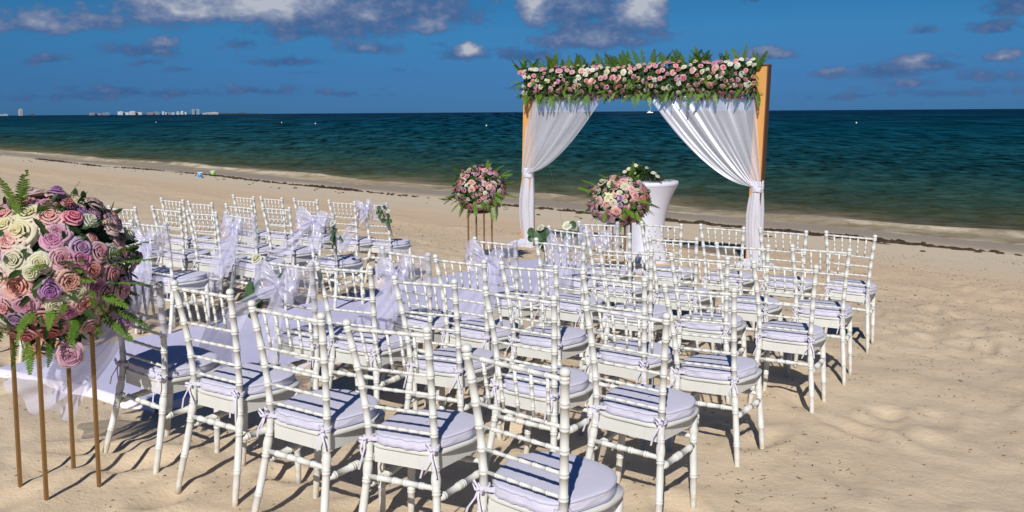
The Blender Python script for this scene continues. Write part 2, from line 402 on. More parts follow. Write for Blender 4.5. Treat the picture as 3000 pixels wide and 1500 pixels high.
fr = N.new('ShaderNodeFresnel'); fr.inputs['IOR'].default_value = 1.33; N.l.new(bp.outputs[0], fr.inputs['Normal'])
fac = N.m('MULTIPLY', fr.outputs[0], N.mr(wl, .42, .68, .0, .50))
mx = N.new('ShaderNodeMixShader'); N.l.new(fac, mx.inputs[0]); N.l.new(dif.outputs[0], mx.inputs[1]); N.l.new(gls.outputs[0], mx.inputs[2])
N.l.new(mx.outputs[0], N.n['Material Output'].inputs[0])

M_weed, N, b = material('dark_seaweed', (.035, .020, .010), .8)
o = N.new('ShaderNodeTexCoord').outputs['Object']
N.l.new(N.mix(N.noise(o, 6, 3), (.055, .032, .014, 1), (.016, .010, .006, 1)), b.inputs['Base Color'])
M_bit, N, b = material('dry_seaweed_bits', (.085, .06, .035), .9)

M_gold, N, b = material('brushed_gold_metal', (.50, .30, .10), .42, Metallic=.75)
o = N.new('ShaderNodeTexCoord').outputs['Object']; w = N.noise(N.vm('MULTIPLY', o, (60., 60., 12.)), 1., 4, .7)
N.l.new(N.mix(N.mr(w, .55, .75), (.34, .20, .075, 1), (.15, .09, .035, 1)), b.inputs['Base Color']); N.l.new(N.mr(w, .3, .8, .45, .75), b.inputs['Roughness'])

M_wood, N, b = material('varnished_pine', (.50, .22, .05), .35)
o = N.new('ShaderNodeTexCoord').outputs['Object']
gr = N.noise(N.vm('MULTIPLY', o, (26., 26., 1.4)), 1., 5, .6, 1.2)
c = N.mix(gr, (.66, .36, .12, 1), (.50, .23, .06, 1))
kv = N.new('ShaderNodeTexVoronoi'); kv.inputs['Scale'].default_value = 1.; N.l.new(N.vm('MULTIPLY', o, (5.5, 5.5, 1.5)), kv.inputs['Vector'])
c = N.mix(N.mr(kv.outputs['Distance'], .07, .14, .9, 0), c, (.07, .022, .008, 1))
N.l.new(c, b.inputs['Base Color'])
M_darkwood, N, b = material('dark_stained_wood', (.10, .045, .02), .5)

M_spandex, N, b = material('white_spandex', (.62, .62, .72), .7)
M_runner, N, b = material('white_aisle_cloth', (.56, .55, .76), .8)
o = N.new('ShaderNodeTexCoord').outputs['Object']
w = N.noise(N.vm('MULTIPLY', o, (5., .8, 1)), 1.6, 4, .6, .4); dirt = N.noise(o, 3., 6, .75)
c = N.mix(w, (.52, .51, .72, 1), (.60, .58, .78, 1)); c = N.mix(N.mr(dirt, .60, .72, 0, .5), c, (.62, .52, .45, 1))
N.l.new(c, b.inputs['Base Color']); bump(N, b, w, .6, .02)
M_hem_lit, N, b = material('white_cloth_hem_lit', (.76, .70, .80), .8)  # runner cloth painted lighter: sun on its sloping edges put into the colour


def leafmat(name, c1, c2, rough=.45, tr=.25):
    m, N, b = material(name, c1, rough)
    oi = N.new('ShaderNodeObjectInfo').outputs['Random']; o = N.new('ShaderNodeTexCoord').outputs['Object']
    f = N.m('ADD', N.m('MULTIPLY', oi, .6), N.m('MULTIPLY', N.noise(o, 22, 2), .5), clamp=True)
    c = N.mix(f, tuple(c1) + (1,), tuple(c2) + (1,)); N.l.new(c, b.inputs['Base Color'])
    tl = N.new('ShaderNodeBsdfTranslucent'); N.l.new(c, tl.inputs[0]); mx = N.new('ShaderNodeMixShader'); mx.inputs[0].default_value = tr
    N.l.new(b.outputs[0], mx.inputs[1]); N.l.new(tl.outputs[0], mx.inputs[2]); N.l.new(mx.outputs[0], N.n['Material Output'].inputs[0])
    return m


M_fern = leafmat('fern_green', (.06, .15, .014), (.16, .29, .03), .5, .3)
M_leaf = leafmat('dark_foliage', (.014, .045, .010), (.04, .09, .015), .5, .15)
M_euca = leafmat('eucalyptus_green', (.025, .065, .022), (.055, .12, .045), .5, .15)
M_stem, N, b = material('green_stem', (.05, .08, .02), .6)


def petalmat(name, inner, outer):
    m, N, b = material(name, outer, .55)
    at = N.new('ShaderNodeAttribute'); at.attribute_name = 'tint'
    oi = N.new('ShaderNodeObjectInfo').outputs['Random']
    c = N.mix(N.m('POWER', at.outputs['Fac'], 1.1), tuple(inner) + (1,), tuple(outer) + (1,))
    hs = N.new('ShaderNodeHueSaturation'); N.l.new(c, hs.inputs['Color'])
    N.l.new(N.mr(oi, 0, 1, .484, .516), hs.inputs['Hue']); N.l.new(N.mr(N.m('FRACT', N.m('MULTIPLY', oi, 7.3)), 0, 1, .8, 1.25), hs.inputs['Saturation']); N.l.new(N.mr(N.m('FRACT', N.m('MULTIPLY', oi, 3.7)), 0, 1, .86, 1.08), hs.inputs['Value'])
    N.l.new(hs.outputs[0], b.inputs['Base Color'])
    tl = N.new('ShaderNodeBsdfTranslucent'); N.l.new(hs.outputs[0], tl.inputs[0]); mx = N.new('ShaderNodeMixShader'); mx.inputs[0].default_value = .42
    N.l.new(b.outputs[0], mx.inputs[1]); N.l.new(tl.outputs[0], mx.inputs[2]); N.l.new(mx.outputs[0], N.n['Material Output'].inputs[0])
    return m


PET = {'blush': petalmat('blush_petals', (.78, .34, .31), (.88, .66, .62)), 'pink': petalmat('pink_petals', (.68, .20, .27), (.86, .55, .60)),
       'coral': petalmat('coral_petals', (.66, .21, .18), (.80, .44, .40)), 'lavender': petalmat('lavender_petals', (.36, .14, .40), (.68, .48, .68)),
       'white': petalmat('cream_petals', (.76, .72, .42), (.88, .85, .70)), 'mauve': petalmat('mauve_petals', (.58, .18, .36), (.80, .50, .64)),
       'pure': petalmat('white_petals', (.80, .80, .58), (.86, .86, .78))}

# ------------------------------------------------------------------ ground sheet
def footprints(x, y):
    h = np.zeros_like(x)
    rs = np.random.RandomState(5)
    n = 760
    fx = rs.uniform(-6, 7, n); fy = 1.5 + rs.uniform(0, 1, n) ** 1.4 * 14
    for i in range(n):
        a = rs.uniform(0, math.pi); L, Wd = rs.uniform(.10, .20), rs.uniform(.06, .10); dep = rs.uniform(.010, .030)
        dx = x - fx[i]; dy = y - fy[i]; near = (np.abs(dx) < .6) & (np.abs(dy) < .6)
        if not near.any(): continue
        dxx = dx[near]; dyy = dy[near]
        u = (dxx * math.cos(a) + dyy * math.sin(a)) / L; v = (-dxx * math.sin(a) + dyy * math.cos(a)) / Wd
        r2 = u * u + v * v
        h[near] += -dep * np.exp(-r2 * 1.1) + dep * .55 * np.exp(-(np.sqrt(r2) - 1.7) ** 2 * 3)
    return h


def relief(x, y):
    s = NX * x + NY * y
    h = (smooth_noise(x * 1.1, y * 1.1, 1) - .5) * .045 + (smooth_noise(x * 2.9 + 7, y * 2.9, 2) - .5) * .028 + (smooth_noise(x * 7.3, y * 7.3 + 3, 3) - .5) * .010 + (smooth_noise(x * 17, y * 17, 4) - .5) * .004
    h += (smooth_noise(x * .3, y * .3, 8) - .5) * .05
    k = np.clip((16 - s) / 3, .12, 1)
    return h * k


def build_ground():
    nr = 560
    rr_ = np.concatenate([[0.0], np.geomspace(.7, 700, nr)])
    # denser rings where the photograph looks
    a1 = np.linspace(-36, 36, 620); a2 = np.linspace(36, 324, 150)[1:-1]
    ang = np.radians(np.concatenate([a1, a2])); na = len(ang)
    RR, AA = np.meshgrid(rr_, ang, indexing='ij')
    x = RR * np.sin(AA); y = RR * np.cos(AA)
    front = (np.abs(np.arctan2(x, y)) < R(60)) | (RR < 2)
    k = np.clip((30 - RR) / 15, 0, 1)
    z = ground(x, y) + relief(x, y) * np.where(RR < 90, 1, 0) * np.clip((90 - RR) / 60, 0, 1)
    m = (RR < 17) & (y > .8); fp = np.zeros_like(x); fp[m] = footprints(x[m], y[m]); z += fp * k
    s_ = NX * x + NY * y
    V = np.stack([x.ravel(), y.ravel(), z.ravel()], 1)
    i = np.arange(len(rr_) - 1)[:, None]; j = np.arange(na)[None, :]
    Fq = np.stack([(i * na + j), (i * na + (j + 1) % na), ((i + 1) * na + (j + 1) % na), ((i + 1) * na + j)], -1).reshape(-1, 4)[:, ::-1]
    me = bpy.data.meshes.new('beach'); me.vertices.add(len(V)); me.vertices.foreach_set('co', V.ravel())
    me.loops.add(len(Fq) * 4); me.loops.foreach_set('vertex_index', Fq.ravel().astype(np.int32))
    me.polygons.add(len(Fq)); me.polygons.foreach_set('loop_start', np.arange(0, len(Fq) * 4, 4, dtype=np.int32)); me.polygons.foreach_set('loop_total', np.full(len(Fq), 4, dtype=np.int32))
    me.polygons.foreach_set('use_smooth', np.ones(len(Fq), bool)); me.update(calc_edges=True); me.validate(); me.materials.append(M_sand)
    o = link(bpy.data.objects.new('beach', me)); o['kind'] = 'structure'
    return o


build_ground()


def gz(x, y): return float(ground(x, y) + relief(np.array([x]), np.array([y]))[0])


def st(s, t): return (NX * s - NY * t, NY * s + NX * t)


# ------------------------------------------------------------------ sea
def build_sea():
    ss = np.concatenate([np.linspace(18.0, 46, 330), np.geomspace(46.2, 60000, 200)])
    tt = np.concatenate([-np.geomspace(40, 60000, 40)[::-1], np.linspace(-39, 75, 560), np.geomspace(76, 60000, 40)])
    S, T = np.meshgrid(ss, tt, indexing='ij')
    w = np.clip((S - 19.6) / 4, 0, 1) * np.clip((120 - S) / 60, 0, 1)
    swell = np.sin((S + (smooth_noise(T * .12, S * .05, 21) - .5) * 7) * 2 * math.pi / 5.2)
    amp = .035 + .05 * smooth_noise(T * .15, S * .2, 22)
    z = SEA_Z + w * (amp * (np.maximum(swell, 0) ** 2 - .35) + (smooth_noise(T * .8, S * 1.6, 23) - .5) * .07 + (smooth_noise(T * 2.2, S * 3.4, 24) - .5) * .03)
    # the last small breaker running along the shore
    sb = 21.7 + (smooth_noise(T * .16, T * 0, 25) - .5) * 1.8 + (smooth_noise(T * .6, T * 0, 26) - .5) * .5
    z += .10 * np.exp(-((S - sb) / .35) ** 2) * (.4 + .9 * smooth_noise(T * .25, T * 0 + 5, 27))
    z -= np.clip((19.2 - S) / 1.2, 0, 1) * .12
    x, y = st(S, T)
    na = len(tt); V = np.stack([x.ravel(), y.ravel(), z.ravel()], 1)
    i = np.arange(len(ss) - 1)[:, None]; j = np.arange(na - 1)[None, :]
    Fq = np.stack([(i * na + j), ((i + 1) * na + j), ((i + 1) * na + (j + 1)), (i * na + (j + 1))], -1).reshape(-1, 4)
    me = bpy.data.meshes.new('sea'); me.vertices.add(len(V)); me.vertices.foreach_set('co', V.ravel())
    me.loops.add(len(Fq) * 4); me.loops.foreach_set('vertex_index', Fq.ravel().astype(np.int32))
    me.polygons.add(len(Fq)); me.polygons.foreach_set('loop_start', np.arange(0, len(Fq) * 4, 4, dtype=np.int32)); me.polygons.foreach_set('loop_total', np.full(len(Fq), 4, dtype=np.int32))
    me.polygons.foreach_set('use_smooth', np.ones(len(Fq), bool)); me.update(calc_edges=True); me.materials.append(M_sea)
    o = link(bpy.data.objects.new('sea', me)); o['kind'] = 'structure'
    return o


build_sea()
# rest of the beach land reaches the horizon behind the camera through the 700 m sheet


def build_wrack():
    """dark line of washed-up seaweed along the last high water"""
    mb = MB(); rs = random.Random(3)
    t = -30.0
    while t < 75:
        t += rs.uniform(.01, .07)
        dens = smooth_noise(np.array([t * .35]), np.array([0.5]), 31)[0]
        if rs.random() > max(0, dens - .24) * 1.8: continue
        s = 18.45 + (smooth_noise(np.array([t * .18]), np.array([3.]), 32)[0] - .5) * .9 + rs.gauss(0, .10)
        if rs.random() < .10: s += rs.uniform(-1.6, .4); dens *= .3
        x, y = st(s, t); z = gz(x, y)
        L = rs.uniform(.05, .22) * (.6 + dens); Wd = rs.uniform(.03, .08) * (.6 + dens); H = rs.uniform(.012, .055) * (.5 + dens)
        a = math.atan2(NX, -NY) + rs.gauss(0, .35); n = 9; ring = []; top = []
        for k in range(n):
            q = 2 * math.pi * k / n; r = rs.uniform(.6, 1.15)
            ux, uy = math.cos(q) * L * r, math.sin(q) * Wd * r
            ring.append((x + ux * math.cos(a) - uy * math.sin(a), y + ux * math.sin(a) + uy * math.cos(a), z - .01))
            top.append((x + .5 * (ux * math.cos(a) - uy * math.sin(a)), y + .5 * (ux * math.sin(a) + uy * math.cos(a)), z + H * rs.uniform(.5, 1.1)))
        V = ring + top + [(x, y, z + H)]
        mb.add(V, [(k, (k + 1) % n, n + (k + 1) % n, n + k) for k in range(n)] + [(n + k, n + (k + 1) % n, 2 * n) for k in range(n)])
    o = link(bpy.data.objects.new('seaweed_line', mb.mesh('seaweed_line', [M_weed], False)))
    o['kind'] = 'stuff'; o['category'] = 'seaweed'; o['label'] = 'dark line of washed-up seaweed along the edge of the water'


build_wrack()


def build_bits():
    mb = MB(); rs = random.Random(9); cnt = 0
    while cnt < 9000:
        a = R(rs.uniform(-34, 34)); r = 1.6 + rs.random() ** .8 * 17
        x, y = r * math.sin(a), r * math.cos(a); s = NX * x + NY * y
        if s > 18: continue
        d_ = smooth_noise(np.array([x * .9]), np.array([y * .9]), 41)[0] * .6 + smooth_noise(np.array([x * 3.]), np.array([y * 3.]), 42)[0] * .6
        if rs.random() > (d_ - .35) * 1.6 + (.5 if 7 < s < 12 else 0) * d_: continue
        cnt += 1
        z = gz(x, y) + fpz(x, y) + .003
        L = rs.uniform(.003, .011) * (1 + r * .07); th = rs.uniform(.0007, .0018) * (1 + r * .10); q = rs.uniform(0, 6.28); bend = rs.uniform(-.8, .8)
        if rs.random() < .03: L *= 2.; th *= 2.
        p0 = Vector((x, y, z)); d1 = Vector((math.cos(q), math.sin(q), 0)); d2 = Vector((math.cos(q + bend), math.sin(q + bend), rs.uniform(-.1, .5)))
        n1 = Vector((-d1.y, d1.x, 0)) * th; n2 = Vector((-d2.y, d2.x, 0)) * th
        pa, pb, pc = p0 - d1 * L, p0, p0 + d2 * L; up = Vector((0, 0, th))
        mb.add([pa, pb + n1, pb - n1, pb + up * 1.6, pc, ], [(0, 2, 3), (0, 3, 1), (1, 3, 4), (2, 4, 3)])
    o = link(bpy.data.objects.new('seaweed_bits', mb.mesh('seaweed_bits', [M_bit], False)))
    o['kind'] = 'stuff'; o['category'] = 'seaweed'; o['label'] = 'tiny dark scraps of dry seaweed scattered over the sand'


_rs = np.random.RandomState(5); _n = 760
_fx = _rs.uniform(-6, 7, _n); _fy = 1.5 + _rs.uniform(0, 1, _n) ** 1.4 * 14
_par = [(_rs.uniform(0, math.pi), _rs.uniform(.10, .20), _rs.uniform(.06, .10), _rs.uniform(.010, .030)) for _ in range(_n)]


def fpz(x, y):
    dx = x - _fx; dy = y - _fy; idx = np.nonzero((np.abs(dx) < .6) & (np.abs(dy) < .6))[0]; h = 0.
    for i in idx:
        a, L, Wd, dep = _par[i]
        u = (dx[i] * math.cos(a) + dy[i] * math.sin(a)) / L; v = (-dx[i] * math.sin(a) + dy[i] * math.cos(a)) / Wd; r2 = u * u + v * v
        h += -dep * math.exp(-r2 * 1.1) + dep * .55 * math.exp(-(math.sqrt(r2) - 1.7) ** 2 * 3)
    return h


build_bits()

# ------------------------------------------------------------------ far shore
def far_pt(px, D, z=SEA_Z):
    a = R(pix(px, 330)[0]); return D * math.sin(a), D * math.cos(a)


FAR = 9000.; PM = FAR / FPX * 1.0    # metres per photo pixel there
def bmat(name, col):
    m, N, b = material(name, col, .8); return m


B_pink = bmat('hazy_pink_plaster', (.36, .29, .31)); B_white = bmat('hazy_white_plaster', (.42, .49, .55)); B_grey = bmat('grey_concrete', (.17, .24, .30)); B_cream = bmat('hazy_cream_plaster', (.43, .43, .43)); B_red = bmat('reddish_plaster', (.22, .20, .24)); B_dark = bmat('dark_cladding', (.04, .06, .08)); B_pane = bmat('dark_window_bands', (.07, .10, .14)); B_land = bmat('far_shore_scrub', (.02, .045, .05))  # distance haze painted into the plaster colours, mixed toward sky blue
BLD = [  # px0, px1, height px, material, label, style
    (2, 20, 4, B_white, 'low pale building at the far left end of the horizon', 'low'),
    (55, 67, 17, B_pink, 'tall pinkish tower standing alone on the horizon at the far left', 'tower'),
    (88, 98, 4.5, B_dark, 'small dark structure just right of the lone pink tower', 'low'),
    (260, 293, 6, B_red, 'low reddish brown block, first of the distant skyline from the left', 'step'),
    (300, 319, 7, B_grey, 'grey slab block right of the reddish brown block', 'low'),
    (343, 375, 9, B_white, 'white stepped hotel left of the cream hotel', 'step'),
    (377, 413, 9.5, B_cream, 'wide cream hotel with a lower right wing', 'step'),
    (431, 448, 7, B_red, 'small reddish block between the cream hotel and the grey gabled block', 'low'),
    (450, 466, 9, B_grey, 'grey gabled block on the distant skyline', 'gable'),
    (474, 487, 8.5, B_white, 'white block leaning on a grey low wing', 'step'),
    (488, 501, 6.5, B_grey, 'low grey wing right of a small white block', 'low'),
    (503, 511, 6.5, B_white, 'small white house in the distant skyline', 'gable'),
    (517, 525, 9, B_white, 'small white domed building on the distant skyline', 'dome'),
    (528, 545, 9, B_white, 'bright white twin block right of the domed building', 'step'),
    (563, 583, 15, B_grey, 'tall grey twin tower hotel, highest of the skyline cluster', 'twin'),
    (590, 606, 4, B_white, 'low white sheds right of the twin tower hotel', 'low'),
    (607, 638, 6, B_cream, 'long low pale roof near the right end of the skyline', 'low')]
for k, (a, b_, h, mat, lab, sty) in enumerate(BLD):
    D = FAR + (k * 37) % 200
    x, y = far_pt((a + b_) / 2, D); wd = (b_ - a) * PM / 2; H = h * PM; base = SEA_Z - 4
    ax = R(pix((a + b_) / 2, 330)[0])
    t = thing('distant_building', lab, 'building', (x, y, base), (0, 0, -ax), 'buildings of the distant skyline'); H += 4 + .5; dp = wd * .6 + 8
    m_ = MB(); bands = MB()
    if sty == 'tower': m_.box((0, 0, H / 2), (wd * .62, dp, H / 2)); m_.box((-wd * .55, 1, H * .44), (wd * .42, dp * .8, H * .44)); m_.box((0, 0, H * 1.02), (wd * .3, dp * .4, H * .035))
    elif sty == 'step': m_.box((-wd * .35, 0, H / 2), (wd * .42, dp, H / 2)); m_.box((wd * .35, 2, H * .39), (wd * .62, dp * .8, H * .39)); m_.box((-wd * .3, 0, H * 1.04), (wd * .12, dp * .4, H * .06))
    elif sty == 'gable':
        m_.box((0, 0, H * .38), (wd, dp, H * .38)); m_.add([(-wd, -dp, H * .76), (wd, -dp, H * .76), (0, -dp, H), (-wd, dp, H * .76), (wd, dp, H * .76), (0, dp, H)], [(0, 1, 2), (3, 5, 4), (0, 2, 5, 3), (1, 4, 5, 2)])
    elif sty == 'dome': m_.box((0, 0, H * .35), (wd, dp, H * .35)); m_.tube([(0, 0, H * .6), (0, 0, H * .75), (0, 0, H * .9), (0, 0, H)], [wd * .8, wd * .72, wd * .42, wd * .08], 10)
    elif sty == 'twin': m_.box((-wd * .58, 0, H / 2), (wd * .42, dp, H / 2)); m_.box((wd * .58, 0, H / 2), (wd * .42, dp, H / 2)); m_.box((0, 2, H * .42), (wd * .3, dp * .8, H * .42)); m_.box((0, 2, H * .86), (wd * .3, dp * .5, H * .05))
    else: m_.box((0, 0, H * .45), (wd, dp, H * .45)); m_.box((wd * .3, 0, H * .95), (wd * .4, dp * .6, H * .06))
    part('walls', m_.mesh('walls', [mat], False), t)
    nb = 3 if h < 12 else 6
    for q in range(nb):
        zz = 7 + (H * .8 - 7) * (q + .5) / nb; bands.box((0, 0, zz), (wd * .93 if sty in ('low', 'gable', 'dome') else wd * .35, dp + .6, H * .012 + .4))
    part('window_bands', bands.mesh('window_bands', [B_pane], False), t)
mb = MB(); xs = []
for i in range(61):
    px = 420 + i * 6; a = R(pix(px, 330)[0]); hgt = (4.0 if px > 590 else 2.2) * (0.55 + .6 * smooth_noise(np.array([i * .7]), np.array([.1]), 55)[0]); hgt *= min(1, (790 - px) / 60 + .2)
    Dn = FAR + 350
    xs.append([(Dn * math.sin(a), Dn * math.cos(a), SEA_Z - 3), (Dn * math.sin(a), Dn * math.cos(a), SEA_Z + hgt * PM), ((Dn + 400) * math.sin(a), (Dn + 400) * math.cos(a), SEA_Z + hgt * PM), ((Dn + 400) * math.sin(a), (Dn + 400) * math.cos(a), SEA_Z - 3)])
mb.grid(xs); o = link(bpy.data.objects.new('far_shore', mb.mesh('far_shore', [B_land], False))); o['kind'] = 'structure'

# sailing catamaran on the horizon
M_boat, N, b = material('white_hull', (.78, .78, .76), .4)
D = 1500.; x, y = far_pt(1904, D)
t = thing('sailing_catamaran', 'white catamaran with bare mast on the horizon between the drapes', 'boat', (x, y, SEA_Z), (0, 0, R(-12)))
for s_ in (-1, 1):
    m_ = MB(); prof = [(-4.6, .25, .9), (-3.5, .55, 1.0), (0, .62, 1.1), (3.2, .45, 1.3), (4.8, .06, 1.55)]
    m_.grid([[(u, s_ * 2.1 - w_, h_), (u, s_ * 2.1 - w_ * .6, .1), (u, s_ * 2.1, -.3), (u, s_ * 2.1 + w_ * .6, .1), (u, s_ * 2.1 + w_, h_)] for u, w_, h_ in prof], closed=True)
    part('hull', m_.mesh('hull', [M_boat]), t)
m_ = MB(); m_.box((-.4, 0, 1.25), (3.2, 2.1, .12)); part('deck', m_.mesh('deck', [M_boat], False), t)
m_ = MB(); m_.box((-.5, 0, 1.8), (1.7, 1.5, .45)); m_.box((-.8, 0, 2.3), (1.2, 1.2, .12)); part('cabin', m_.mesh('cabin', [M_boat], False), t)
m_ = MB(); m_.tube([(.6, 0, 1.2), (.6, 0, 12.6)], [.18, .14], 8); part('mast', m_.mesh('mast', [M_boat]), t)
m_ = MB(); m_.tube([(.6, 0, 2.9), (-3.6, 0, 3.1)], [.22, .2], 8); part('boom', m_.mesh('boom', [M_boat]), t)
m_ = MB(); m_.tube([(.6, 0, 12.4), (4.7, 0, 1.5)], .05, 5); m_.tube([(.6, 0, 12.4), (-4.5, 0, 1.2)], .04, 5); part('rigging', m_.mesh('rigging', [M_boat]), t)

# mooring buoys
buoy = MB(); buoy.tube([(0, 0, -.2), (0, 0, -.05), (0, 0, .15), (0, 0, .33), (0, 0, .42), (0, 0, .46), (0, 0, .60)], [.16, .27, .31, .22, .10, .05, .04], 12); buoy_me = buoy.mesh('buoy', [M_boat])
for (px, py, lab) in ((457, 359, 'tiny white buoy afloat below the twin tower hotel, leftmost of the buoys'), (825, 360, 'tiny white buoy afloat right of the end of the far shore'), (924, 363, 'tiny white buoy afloat, third from the left'), (1425, 369, 'tiny white buoy afloat just left of the flower arch'), (2509, 361, 'tiny white buoy afloat right of the flower arch')):
    v = F * FPX + XR * (px - 1500) + UR * (572.8 - py); k = (SEA_Z - CAMH) / v.z; p = Vector((0, 0, CAMH)) + v * k
    thing('mooring_buoy', lab, 'buoy', (p.x, p.y, SEA_Z), group='buoys afloat offshore', me=buoy_me).scale = (.5, .5, .5)

# toy buckets at the water's edge
def bucket(loc, col, lab, stripe):
    m, N, b = material('bucket_plastic_' + stripe, col, .35); mr_, N, b = material('bucket_rim_' + stripe, (.72, .78, .74), .4)
    t = thing('toy_bucket', lab, 'bucket', loc, (0, 0, .4), 'toy buckets by the water')
    m_ = MB(); n = 18
    prof = [(.085, 0), (.088, .005), (.112, .19), (.108, .19), (.083, .012), (.0, .012)]
    m_.grid([[(r * math.cos(2 * math.pi * k / n), r * math.sin(2 * math.pi * k / n), z) for k in range(n)] for r, z in prof], closed=True); part('tub', m_.mesh('tub', [m]), t)
    m_ = MB(); m_.grid([[(r * math.cos(2 * math.pi * k / n), r * math.sin(2 * math.pi * k / n), z) for k in range(n)] for r, z in [(.111, .176), (.124, .176), (.126, .202), (.109, .202), (.108, .18)]], closed=True); part('rim', m_.mesh('rim', [mr_]), t)
    m_ = MB(); m_.tube([(.12 * math.cos(a_), .02 * math.sin(a_) * 0 - .02, .19 + .0 - .10 * math.sin(a_)) if False else (.122 * math.cos(a_), -.122 * math.sin(a_) * .95, .186 - .07 * math.sin(a_)) for a_ in [math.pi * i / 10 for i in range(11)]], .005, 6); part('handle', m_.mesh('handle', [mr_]), t)


x, y = -13.35, 39.5; bucket((x, y, gz(x, y) + .0), (.02, .24, .62), 'blue toy bucket with pale rim on the wet sand', 'blue')
x, y = -13.25, 40.9; bucket((x, y, gz(x, y)), (.22, .52, .04), 'lime green toy bucket with pale rim at the edge of the water', 'green')

# ------------------------------------------------------------------ chair parts (local: x = sitter's right as seen from behind, y = forward, z up)
RAILZ = [.892, .735, .658, .580, .502]


def post_xy(z, s):
    zz = [-.05, 0, .20, .43, .60, .75, .92]; xs_ = [.194, .192, .172, .153, .160, .172, .1895]; ys_ = [-.022, -.014, .030, .064, .052, .030, -.004]
    return s * float(np.interp(z, zz, xs_)), float(np.interp(z, zz, ys_))


def spline_xy(z, s):   # smoothed version
    a = [post_xy(z + q, s) for q in (-.06, -.03, 0, .03, .06)]
    return sum(p[0] for p in a) / 5, sum(p[1] for p in a) / 5


def turned(mb, pfun, stations, seg=10):
    mb.tube([pfun(z) for z, r in stations], [r for z, r in stations], seg)


def rings(z, r, dr=.0026, w=.0040):
    """double bamboo ring"""
    return [(z - 2.6 * w, r), (z - 2.1 * w, r + dr), (z - .9 * w, r + dr), (z - .35 * w, r + dr * .3), (z + .35 * w, r + dr * .3), (z + .9 * w, r + dr), (z + 2.1 * w, r + dr), (z + 2.6 * w, r)]


def make_post(s):
    stn = [(-.045, .0125), (0., .0130), (.07, .0150)] + rings(.125, .0152, .0022, .004) + [(.20, .0165), (.262, .0150)] + rings(.285, .0145, .003, .004) + [(.315, .0185), (.332, .0195), (.35, .0175)] + rings(.372, .0145, .0025, .004) + [(.40, .0158), (.45, .0150)]
    for zr in RAILZ[::-1]:
        stn += rings(zr, .0138, .0026, .0040)
        if zr == RAILZ[1]: stn += rings((RAILZ[0] + RAILZ[1]) / 2, .0138, .0025, .0040)
    stn += [(.906, .0125), (.9085, .0165), (.913, .0178), (.919, .0172), (.925, .0142), (.929, .008), (.9305, .001)]
    mb = MB(); mb.tube([spline_xy(z, s) + (z,) for z, r in stn], [r for z, r in stn], 12)
    return mb.mesh('rear_leg', [M_white])


def make_front(s):
    stn = [(-.045, .0125), (0., .0132), (.08, .0150)] + rings(.125, .0152, .0022, .004) + [(.20, .0170), (.262, .0155)] + rings(.285, .0148, .003, .004) + [(.318, .0190), (.335, .0195), (.352, .016), (.365, .0175), (.418, .018)]
    mb = MB(); mb.tube([(s * (.190 - .022 * z / .42), .352 + .012 * z / .42, z) for z, r in stn], [r for z, r in stn], 12)
    return mb.mesh('front_leg', [M_white])


def make_rod(p, q, r, beads, dr, seg=8, w=.0032, thick=None, name='rail'):
    p, q = Vector(p), Vector(q); L = (q - p).length; stn = [(0, r)]
    for b_ in beads:
        c_ = b_ * L; stn += [(c_ + (z - c_), rr_) for z, rr_ in rings(c_, r, dr, w)]
    stn.append((L, r))
    if thick: stn = [(z, rr_ + thick * max(0, math.sin(math.pi * z / L)) ** .5) for z, rr_ in stn]
    mb = MB(); mb.tube([p + (q - p) * (z / L) for z, _ in stn], [rr_ for _, rr_ in stn], seg)
    return mb.mesh(name, [M_white])


ME_post = {s: make_post(s) for s in (-1, 1)}; ME_front = {s: make_front(s) for s in (-1, 1)}
ME_rail = []
for i, z in enumerate(RAILZ):
    a, b_ = spline_xy(z, -1), spline_xy(z, 1)
    ME_rail.append(make_rod((a[0], a[1], z), (b_[0], b_[1], z), .0078 if i == 0 else .0066, [.18, .34, .5, .66, .82] if i else [.17, .335, .5, .665, .83], .0017, 8, .0028))
ME_spin = []
for k in range(5):
    u = (k + 1) / 6; p0 = [spline_xy(RAILZ[0], s) for s in (-1, 1)]; p1 = [spline_xy(RAILZ[1], s) for s in (-1, 1)]
    a = (p0[0][0] * (1 - u) + p0[1][0] * u, p0[0][1], RAILZ[0]); b_ = (p1[0][0] * (1 - u) + p1[1][0] * u, p1[0][1], RAILZ[1])
    ME_spin.append(make_rod(a, b_, .0056, [.27, .51, .76], .0020, 8, .0030, name='spindle'))
ra, rb = spline_xy(.30, -1), spline_xy(.30, 1)
ME_str = [make_rod((ra[0], ra[1], .300), (rb[0], rb[1], .300), .0095, [.2, .42, .58, .8], .0028, 10, .004, .002, 'stretcher')]
for s in (-1, 1):
    q = spline_xy(.255, s); ME_str.append(make_rod((q[0], q[1], .258), (s * .177, .358, .262), .0105, [.14, .46, .54, .86], .003, 10, .004, .0035, 'stretcher'))
ME_str.append(make_rod((-.177, .360, .300), (.177, .360, .300), .0095, [.2, .42, .58, .8], .0028, 10, .004, .002, 'stretcher'))


def outline(y0, y1, wb, wm, wf, n=44, pw=3.2, pf=2.5):
    """rounded trapezoid ring: back edge at y0 half width wb, front at y1; counter-clockwise"""
    pts = []; cy = (y0 + y1) / 2; hy = (y1 - y0) / 2
    for k in range(n):
        a = 2 * math.pi * k / n; c, s_ = math.cos(a), math.sin(a)
        e = pw if s_ < 0 else pf
        r = (abs(c) ** e + abs(s_) ** e) ** (-1 / e); u, v = r * c, r * s_
        wy = wb + (wm - wb) * min(1, (v + 1) / 1.05) if v < .05 else wm + (wf - wm) * (v - .05) / .95
        pts.append((u * wy, cy + v * hy))
    return pts


